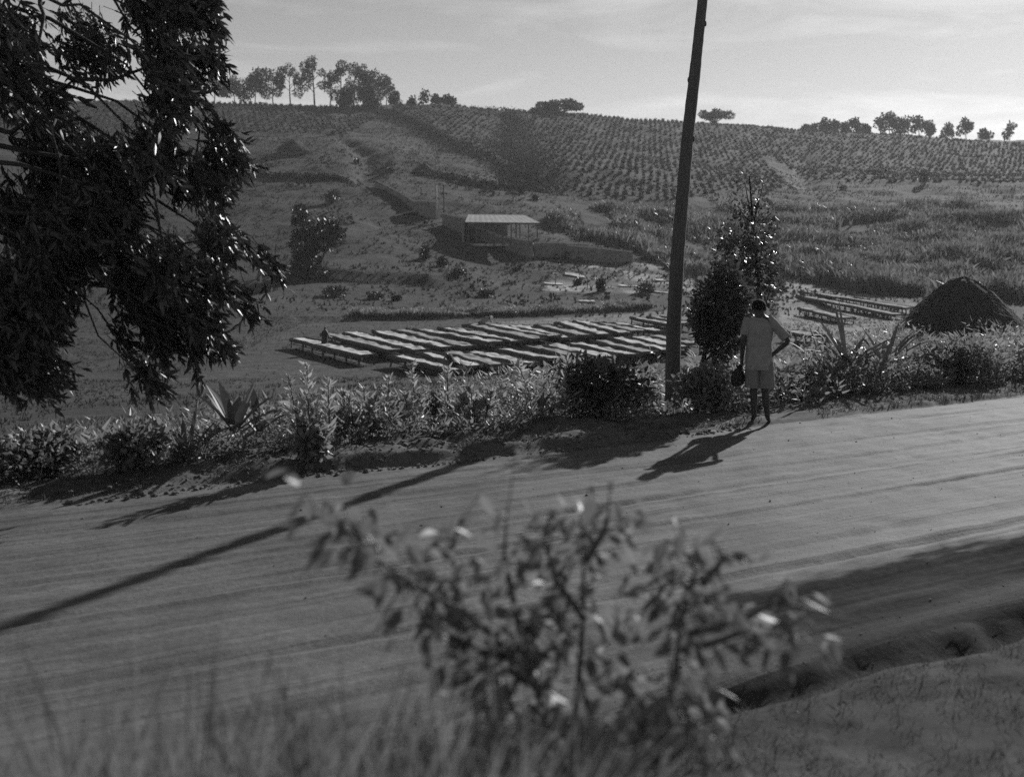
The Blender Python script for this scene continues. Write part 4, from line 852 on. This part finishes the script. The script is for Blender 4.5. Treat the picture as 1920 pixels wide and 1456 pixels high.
for px, pt, Y, ln in ((583,682,11.75,-.05),(562,705,11.7,-.12),(612,712,11.9,.02),(572,735,11.65,.06),(598,740,11.8,-.1),(634,734,13.0,.10),(672,728,13.3,.12),(718,706,13.4,.10),(709,742,13.2,-.05),(776,684,13.8,-.04),(757,738,13.4,.04),(788,736,13.6,0),(833,690,14.2,.05),(660,745,12.9,-.1),(690,752,13.1,.06),(735,750,13.4,-.08)):
    stalk(px, pt, Y, ln, SL)
for px, pt, Y, ln, lb in ((1004,677,14.6,-.30,'long leaning flower stalk beside the dark wide bush'),(1076,668,14.9,-.12,'flower stalk with bright leaves right over the dark wide bush'),(900,732,14.0,.35,'bright-leaved arching stalk in the gap of the weeds'),(890,728,13.9,-.15,'bright-leaved upright stalk next to the arching one'),(866,748,13.9,.05,'short pale stalk left of the arching one in the weeds')):
    stalk(px, pt, Y, ln, lb, 1.15)
# broad-leaved rosette plants
def rosette(px, Y, n, ln, wd, label, name='rosette_plant', spread=0.9, seed=0, dz=0.0, pale=False):
    rg = np.random.default_rng(seed); b = at_px(px, Y, dz); o = empty(name, b)
    for i in range(n):
        a = i*2.4+rg.random()*.5; el = math.radians(25+58*rg.random()*(0.4+0.6*((i % 5)/4))); l = ln*(0.65+0.5*rg.random()); hd = np.array([math.cos(a), math.sin(a)*.9]); P = []
        for t_ in np.linspace(0, 1, 6):
            r_ = l*t_*math.cos(el)*spread+0.03; z_ = l*t_*math.sin(el)-0.30*l*t_**2.4*math.cos(el); P.append((hd[0]*r_, hd[1]*r_, z_))
        P = np.array(P); ws = wd*np.array([.45, .85, 1.0, .9, .6, .04]); side = np.array([-hd[1], hd[0], 0.0]); up = np.array([0, 0, 1.0])
        V = []; T = []
        for p_, w_ in zip(P, ws): V += [p_-side*w_/2+up*w_*.22, p_, p_+side*w_/2+up*w_*.22]
        for j in range(5):
            c = j*3; T += [(c, c+1, c+4), (c, c+4, c+3), (c+1, c+2, c+5), (c+1, c+5, c+4)]
        link('leaf', mesh('leaf', V, T, M['agave'], True), o)
    return tag(o, label, 'plant')
rosette(440, 12.2, 15, .80, .13, 'broad-leaved spiky plant rising from the weeds under the roadside tree', seed=2, dz=.22)
rosette(485, 12.6, 10, .72, .11, 'second broad-leaved spiky plant half hidden behind the first', seed=12, dz=.2)
rosette(348, 11.9, 8, .85, .07, 'narrow-leaved spiky plant beside the roadside tree foliage', seed=4, spread=.7)
rosette(1592, 17.6, 20, 1.15, .11, 'large spiky rosette plant in front of the thatched hut', seed=6, dz=.42)
rosette(1660, 18.2, 14, 1.10, .09, 'spiky rosette plant closest to the thatched hut wall', seed=7, dz=.42)
rosette(1545, 18.6, 12, .85, .09, 'smaller spiky rosette at the edge of the pale drying ground', seed=9, dz=.42)
rosette(1720, 19.0, 9, .80, .08, 'low spiky plant among weeds below the hut', seed=10, dz=.1)
rosette(1010, 14.4, 9, .62, .06, 'narrow-leaved clump beside the leaning flower stalk', seed=14, dz=.05)
rosette(700, 13.0, 9, .5, .06, 'low arching clump among the flower stalks', seed=15, dz=.05)
# clods and stones along the berm, the ditch lip and the road
def clods(name, U, V_, sz, label, m):
    x, y = xy(U, V_); z = hgt(x, y); n = len(x); V0, T0 = ellips((0, 0, 0), (1, .8, .5), 6, 4); k0 = len(V0)
    J = 1+.7*(R.random((n, k0, 1))-.5); a = R.random(n)*6.28; c_, s2 = np.cos(a)[:, None], np.sin(a)[:, None]; q = V0[None]*J*sz[:, None, None]
    W = np.stack([q[..., 0]*c_-q[..., 1]*s2+x[:, None], q[..., 0]*s2+q[..., 1]*c_+y[:, None], q[..., 2]+z[:, None]+.3*sz[:, None]], -1)
    return tag(link(name, mesh(name, W.reshape(-1, 3), (T0[None]+(np.arange(n)*k0)[:, None, None]).reshape(-1, 3), M[m])), label, 'soil', kind='stuff')
n = 1300; U = 1+8.5*R.random(n); clods('soil_clods', U, 11.02+.75*R.random(n)**1.5+.2*fbm(U*.6, U*0+3, 3, 51), .006+.028*R.random(n)**4+.008*R.random(n), 'loose clods of soil along the berm at the road edge', 'verge_soil')
n = 900; U = -4+14*R.random(n); clods('soil_clods', U, 4.3+1.0*R.random(n), .002+.007*R.random(n)**4+.003*R.random(n), 'loose clods of soil along the ditch on the near side', 'verge_soil')
n = 500; U = -4+20*R.random(n); clods('road_stones', U, 5.2+5.9*R.random(n), .003+.009*R.random(n)**5+.003*R.random(n), 'small stones scattered over the dirt road', 'verge_soil')
# roadside bushes
bush(at_px(582, 11.75), .20, .45, 'leafy clump at the base of the tallest flower stalks', dens=.6, lsz=.10, leafm='weed_pale')
bush(at_px(1128, 15.0), .75, .90, 'dark wide bush between the flower stalks and the pole', dens=2.7, lsz=.085, leafm='bush')
bush(at_px(245, 11.55), .40, .55, 'glossy-leaved bush at the road edge under the roadside tree', dens=1.1, lsz=.095, leafm='weed')
bush(at_px(60, 11.6), .55, .55, 'leafy bush at the foot of the roadside tree', dens=1.8, lsz=.09, leafm='weed')
bush(at_px(820, 14.6), .35, .6, 'small dark bush hidden among the tall flower stalks', dens=1.0, lsz=.07, leafm='bush')
bush(at_px(1500, 17.5), .6, .62, 'low leafy bush by the road just past the man', dens=2.0, lsz=.085, leafm='weed')
bush(at_px(1350, 15.9), .7, .75, 'leafy undergrowth bush between the pole and the man', dens=2.6, lsz=.085, leafm='weed_pale')
bush(at_px(1800, 18.5), .8, .8, 'low wide bush along the road below the hut', dens=2.4, lsz=.09, leafm='weed')
# the pair of young trees behind the man
def young(px, Y, trunk, blobs, label, n, lsz, seed, name='young_tree'):
    b = at_px(px, Y); o = empty(name, b); kk_ = Y/F
    def p(a): return np.array([(a[0]-px)*kk_, (a[2] if len(a) > 2 else 0), CAMZ-(a[1]-HOR)*kk_-b[2]])
    tp = [p(a) for a in trunk]; tp[0][2] = -.2; tr = [tube(tp, np.linspace(.055, .012, len(tp)), 7)]; bl = []
    tot = sum(q[2]**2 for q in blobs)
    for (bx, by, r, *rest) in blobs:
        c = p((bx, by, (R.random()-.5)*.6)); i_ = int(np.argmin([abs(t_[2]-(c[2]-.35)) for t_ in tp])); tr.append(tube([tp[i_], (tp[i_]+c)/2+[0, 0, -.03], c], [.018, .012, .005], 5))
        rr = r*kk_; dn = rest[0] if rest else 1.0; bl.append((c, (rr, rr, rr*1.1), n*r*r/tot*dn))
    link('trunk', mesh('trunk', *cat_geo(tr), M['bark'], True), o)
    link('crown', mesh('crown', *crown_geo(bl, 1.0, lsz, 'leaf', .25), M['young_leaf']), o)
    return tag(o, label, 'tree')
young(1300, 16.2, [(1302,800),(1311,740),(1318,680),(1330,620),(1345,560),(1360,510)], [(1330,560,34),(1360,540,34),(1350,590,40),(1325,610,34),(1375,580,34),(1380,620,30),(1345,640,36),(1315,590,24),(1355,510,26),(1385,550,22)], 'dense dark young tree with bare trunk beside the pole', 4200, .085, 1)
young(1432, 18.2, [(1432,790),(1432,700),(1428,600),(1420,500),(1412,420),(1405,330)], [(1400,340,16,.35),(1420,370,22,.5),(1380,385,20,.5),(1400,400,24,.6),(1440,400,18,.5),(1370,440,26,.9),(1410,440,32,1),(1445,440,22,.7),(1385,470,34),(1420,480,36),(1450,490,24),(1380,510,30),(1420,520,32),(1450,530,22),(1400,545,30,1),(1440,555,22,.8),(1360,480,22),(1425,345,12,.3)], 'taller young tree with bright glossy leaves behind the man', 2700, .085, 2)

# ------------------------------------------------------------------ roadside tree overhanging the picture's edge
TY = 10.9; tb = at_px(-72, TY); rt = empty('roadside_tree', tb); tk = TY/F
def tp_(px, py, dy=0.0): return np.array([(px+72)*tk, dy, CAMZ-(py-HOR)*tk-tb[2]])
trunk = [np.array([0, 0, -.3]), tp_(-70, 930), tp_(-68, 800), tp_(-62, 600, .05), tp_(-58, 380, .05), tp_(-40, 150, .1), tp_(-20, -80, .1), tp_(0, -300, .1)]
geo = [tube(trunk, [.23, .165, .14, .13, .12, .11, .10, .08], 12, jitter=.05)]
cl = [(300,110,55),(345,95,50),(395,95,34,.5),(270,60,50),(330,160,55),(300,205,40),(360,185,42),(400,40,60),(300,10,70),(110,60,90,.55),(60,140,80,.6),(20,60,80,.6),(130,190,50,.5),(40,260,90),
 (200,300,60),(330,290,62),(385,275,52),(420,250,36,.7),(440,300,30,.6),(300,330,52),(370,330,44),(410,350,34,.7),(110,330,90),(30,400,90),(210,390,70),(150,450,90),
 (400,430,44,.7),(440,450,44,.8),(470,500,38,.6),(220,500,80),(300,500,60),(360,500,56),(420,520,44,.8),(110,550,90),(30,560,90),(230,580,72),(310,580,62),(380,580,52),(440,570,34,.7),(270,640,52),(340,640,44),(400,640,36,.7),(310,690,40,.8),(190,650,36,.5),(80,660,80,.8),(20,690,80,.7),(430,620,24,.5),(345,700,22,.5),(490,470,18,.4)]
P, D, N, LL = [], [], [], []
tot = 0
for (bx, by, r, *rest) in cl:
    dn = (rest[0] if rest else 1.0)*(1.35 if r < 50 else 1.05); r = max(12, r-13); c = tp_(bx, by, (R.random()-.5)*1.6); f = np.clip((c[2]-0.5+.9)/(trunk[-1][2]), .25, .95)
    tz_ = c[2]+.4+.30*abs(c[0]); i_ = int(np.argmin([abs(t_[2]-tz_) for t_ in trunk])); a0 = np.array([np.interp(tz_, [t_[2] for t_ in trunk], [t_[k_] for t_ in trunk]) for k_ in range(3)])
    jt = lambda q: R.normal(size=3)*q
    if len(geo) < 2 or R.random() < .55: hub = a0
    bl_ = float(np.linalg.norm(c-hub)); pp = [hub+(c-hub)*t_+np.array([0, 0, .22*math.sin(t_*PI)*min(bl_, 1.6)])+(jt(.07) if 0 < t_ < 1 else 0) for t_ in (0, .2, .4, .6, .8, 1)]+[c+np.array([.10, 0, -.20])+jt(.05)]
    geo.append(tube(pp, np.array([.030, .024, .019, .015, .011, .008, .003])*(.6+.7*R.random()), 5, jitter=.1)); hub = pp[2]
    n = int(36*dn*(r/10)**2); 
    # sprays: short hanging twigs carrying leaves
    ns = max(3, n//16); sp, sd_ = blob_cloud(ns, c, (r*tk, r*tk*1.2, r*tk), .1); dirs = norm(np.stack([.55+.35*R.normal(size=ns), .3*R.normal(size=ns), -.75+.3*R.normal(size=ns)], 1))
    for q in range(ns):
        m_ = 16; t_ = R.random(m_)*.42; base = sp[q]+dirs[q]*(t_[:, None]-.2); P.append(base); D.append(norm(dirs[q]+R.normal(size=(m_, 3))*.38)); N.append(rdir(m_, .5)); LL.append(.085+.075*R.random(m_))
        geo.append(tube([sp[q]-dirs[q]*.25, sp[q]+dirs[q]*.2], [.0045, .002], 3, cap=False))
P, D, N, LL = map(np.concatenate, (P, D, N, LL))
link('trunk', mesh('trunk', *cat_geo(geo), M['bark'], True), rt)
wx = 960+F*(P[:, 0]+tb[0])/(P[:, 1]+TY); wy = HOR+F*(CAMZ-P[:, 2]-tb[2])/(P[:, 1]+TY)
out_ = np.argsort(-(LL*np.where((wx > 200) & (wx < 520) & (wy > 80) & (wy < 720), 1, 0)-.4*np.abs(P[:, 1]+.7)*.05)); solo = np.zeros(len(P), bool); solo[out_[:280]] = True
link('crown', mesh('crown', *leaves(P[~solo], D[~solo], N[~solo], LL[~solo], LL[~solo]*.33), M['tree_leaf']), rt)['kind'] = 'stuff'
for i in np.where(solo)[0]:
    link('leaf', mesh('leaf', *leaves(P[i:i+1], D[i:i+1], N[i:i+1], LL[i:i+1], LL[i:i+1]*.33), M['tree_leaf']), rt)
tag(rt, 'large drooping gum tree with dark hanging foliage at the road edge', 'tree')

# ------------------------------------------------------------------ out-of-focus shrub close to the camera
def fore_shrub(arms, Y, base_px, label, nleaf, lsz, seed, name='foreground_shrub', m='fore_leaf', dyr=.18, solo_n=290, rad=.011):
    rg = np.random.default_rng(seed); b = at_px(base_px, Y); o = empty(name, b); kk_ = Y/F
    def p(a, dy): return np.array([(a[0]-960)*kk_-b[0], dy, CAMZ-(a[1]-HOR)*kk_-b[2]])
    g = []; P, D = [], []
    for arm in arms:
        dy = (rg.random()-.5)*dyr*2; pts = [np.array([rg.normal()*.04, rg.normal()*.04, -.05])] if arm[0] is None else []
        pts += [p(a, dy*(i+1)/len(arm)) for i, a in enumerate(arm) if a is not None]; pts = np.array(pts)
        tt = np.linspace(0, len(pts)-1, 6*len(pts)); Q = np.stack([np.interp(tt, np.arange(len(pts)), pts[:, k_]) for k_ in range(3)], 1); g.append(tube(Q, np.linspace(rad, rad*.22, len(Q)), 6))
        sl_ = np.sqrt((np.diff(Q, axis=0)**2).sum(1)).sum(); n = max(6, int(nleaf*sl_)); f0 = 0.30 if arm[0] is None else 0.05
        f = (f0+(1-f0)*rg.random(n))*(len(Q)-1); q = np.stack([np.interp(f, np.arange(len(Q)), Q[:, k_]) for k_ in range(3)], 1)
        a = rg.random(n)*6.28; tw = np.stack([np.cos(a), np.sin(a), .2+.6*rg.normal(size=n)], 1)*(.02+.10*rg.random(n))[:, None]
        for j in range(0, n, 3): g.append(tube([q[j], q[j]+tw[j]], [.003, .0015], 3, cap=False))
        P.append(q+tw); dd = np.stack([np.cos(a)*.8, np.sin(a)*.8, -.55+.7*rg.normal(size=n)], 1); D.append(dd)
    link('stems', mesh('stems', *cat_geo(g), M['stem'], True), o)
    P, D = np.concatenate(P), norm(np.concatenate(D)); n = len(P); s_ = lsz*(.6+.7*rg.random(n)); N = norm(rg.normal(size=(n, 3))*.7+[0, 0, .7])
    od = rg.permutation(n); a_, c_ = od[:solo_n], od[solo_n:]
    for i in a_: link('leaf', mesh('leaf', *leaves(P[i:i+1], D[i:i+1], N[i:i+1], s_[i:i+1], s_[i:i+1]*.52), M[m]), o)
    if len(c_): link('foliage', mesh('foliage', *leaves(P[c_], D[c_], N[c_], s_[c_], s_[c_]*.52), M[m]), o)['kind'] = 'stuff'
    return tag(o, label, 'shrub')
fore_shrub([[None,(1080,1365),(1096,1200),(1100,1060),(1092,985)],[None,(1040,1365),(985,1230),(870,1130),(760,1070),(690,1000),(600,935)],[(870,1130),(840,1060),(860,1000)],[(985,1230),(960,1120),(945,1050),(950,985)],[None,(1250,1380),(1275,1280),(1290,1190),(1320,1100),(1290,1050)],
 [(1290,1190),(1400,1160),(1460,1130),(1545,1150)],[(1290,1230),(1400,1200),(1480,1215),(1520,1225)],[(1100,1060),(1140,1000),(1150,950)],[(1096,1160),(1040,1080),(1020,1010)],[(985,1230),(900,1200),(800,1150),(785,1090)],[(1320,1100),(1360,1060),(1350,1030)],[None,(1000,1400),(960,1300),(920,1220)]],
 2.75, 1090, 'leafy out-of-focus shrub with drooping leaves in front of the road', 104, .070, 5)
n = 700; pxs = -40+980*R.random(n)**.9; Yn = 1.75+.55*R.random(n); gx = (pxs-960)/F*Yn
scatter_blades('tall_grass', gx, Yn, 7, (CAMZ-(1270+90*vnoise(pxs/130, Yn*3, 66)-HOR)/F*Yn-hgt(gx, Yn))*1.12, .013, 'blurred tall pale grass close below the camera', 'near_leaf', lean=.30)
fore_shrub([[None,(1180,1440),(1200,1350),(1210,1280)],[None,(1330,1450),(1300,1400),(1290,1340)],[None,(960,1450),(950,1380),(930,1330)],[None,(1080,1450),(1090,1390),(1130,1330)]], 2.5, 1140, 'small leafy sprigs around the foot of the foreground shrub', 80, .05, 8, name='leafy_sprig', dyr=.1, solo_n=120, rad=.006)

# ------------------------------------------------------------------ air
hb = link('haze', mesh('haze', *box((0, 1200, 60), (5200, 3400, 240)), None)); tag(hb, kind='stuff')
hm = bpy.data.materials.new('haze_air'); hm.use_nodes = True; ht_ = hm.node_tree; ht_.nodes.clear()
vo = ht_.nodes.new('ShaderNodeOutputMaterial'); pv_ = ht_.nodes.new('ShaderNodeVolumePrincipled'); pv_.inputs['Color'].default_value = (.95, .95, .95, 1); pv_.inputs['Density'].default_value = 0.00024; pv_.inputs['Anisotropy'].default_value = 0.2
ht_.links.new(pv_.outputs[0], vo.inputs['Volume']); hb.data.materials.append(hm)
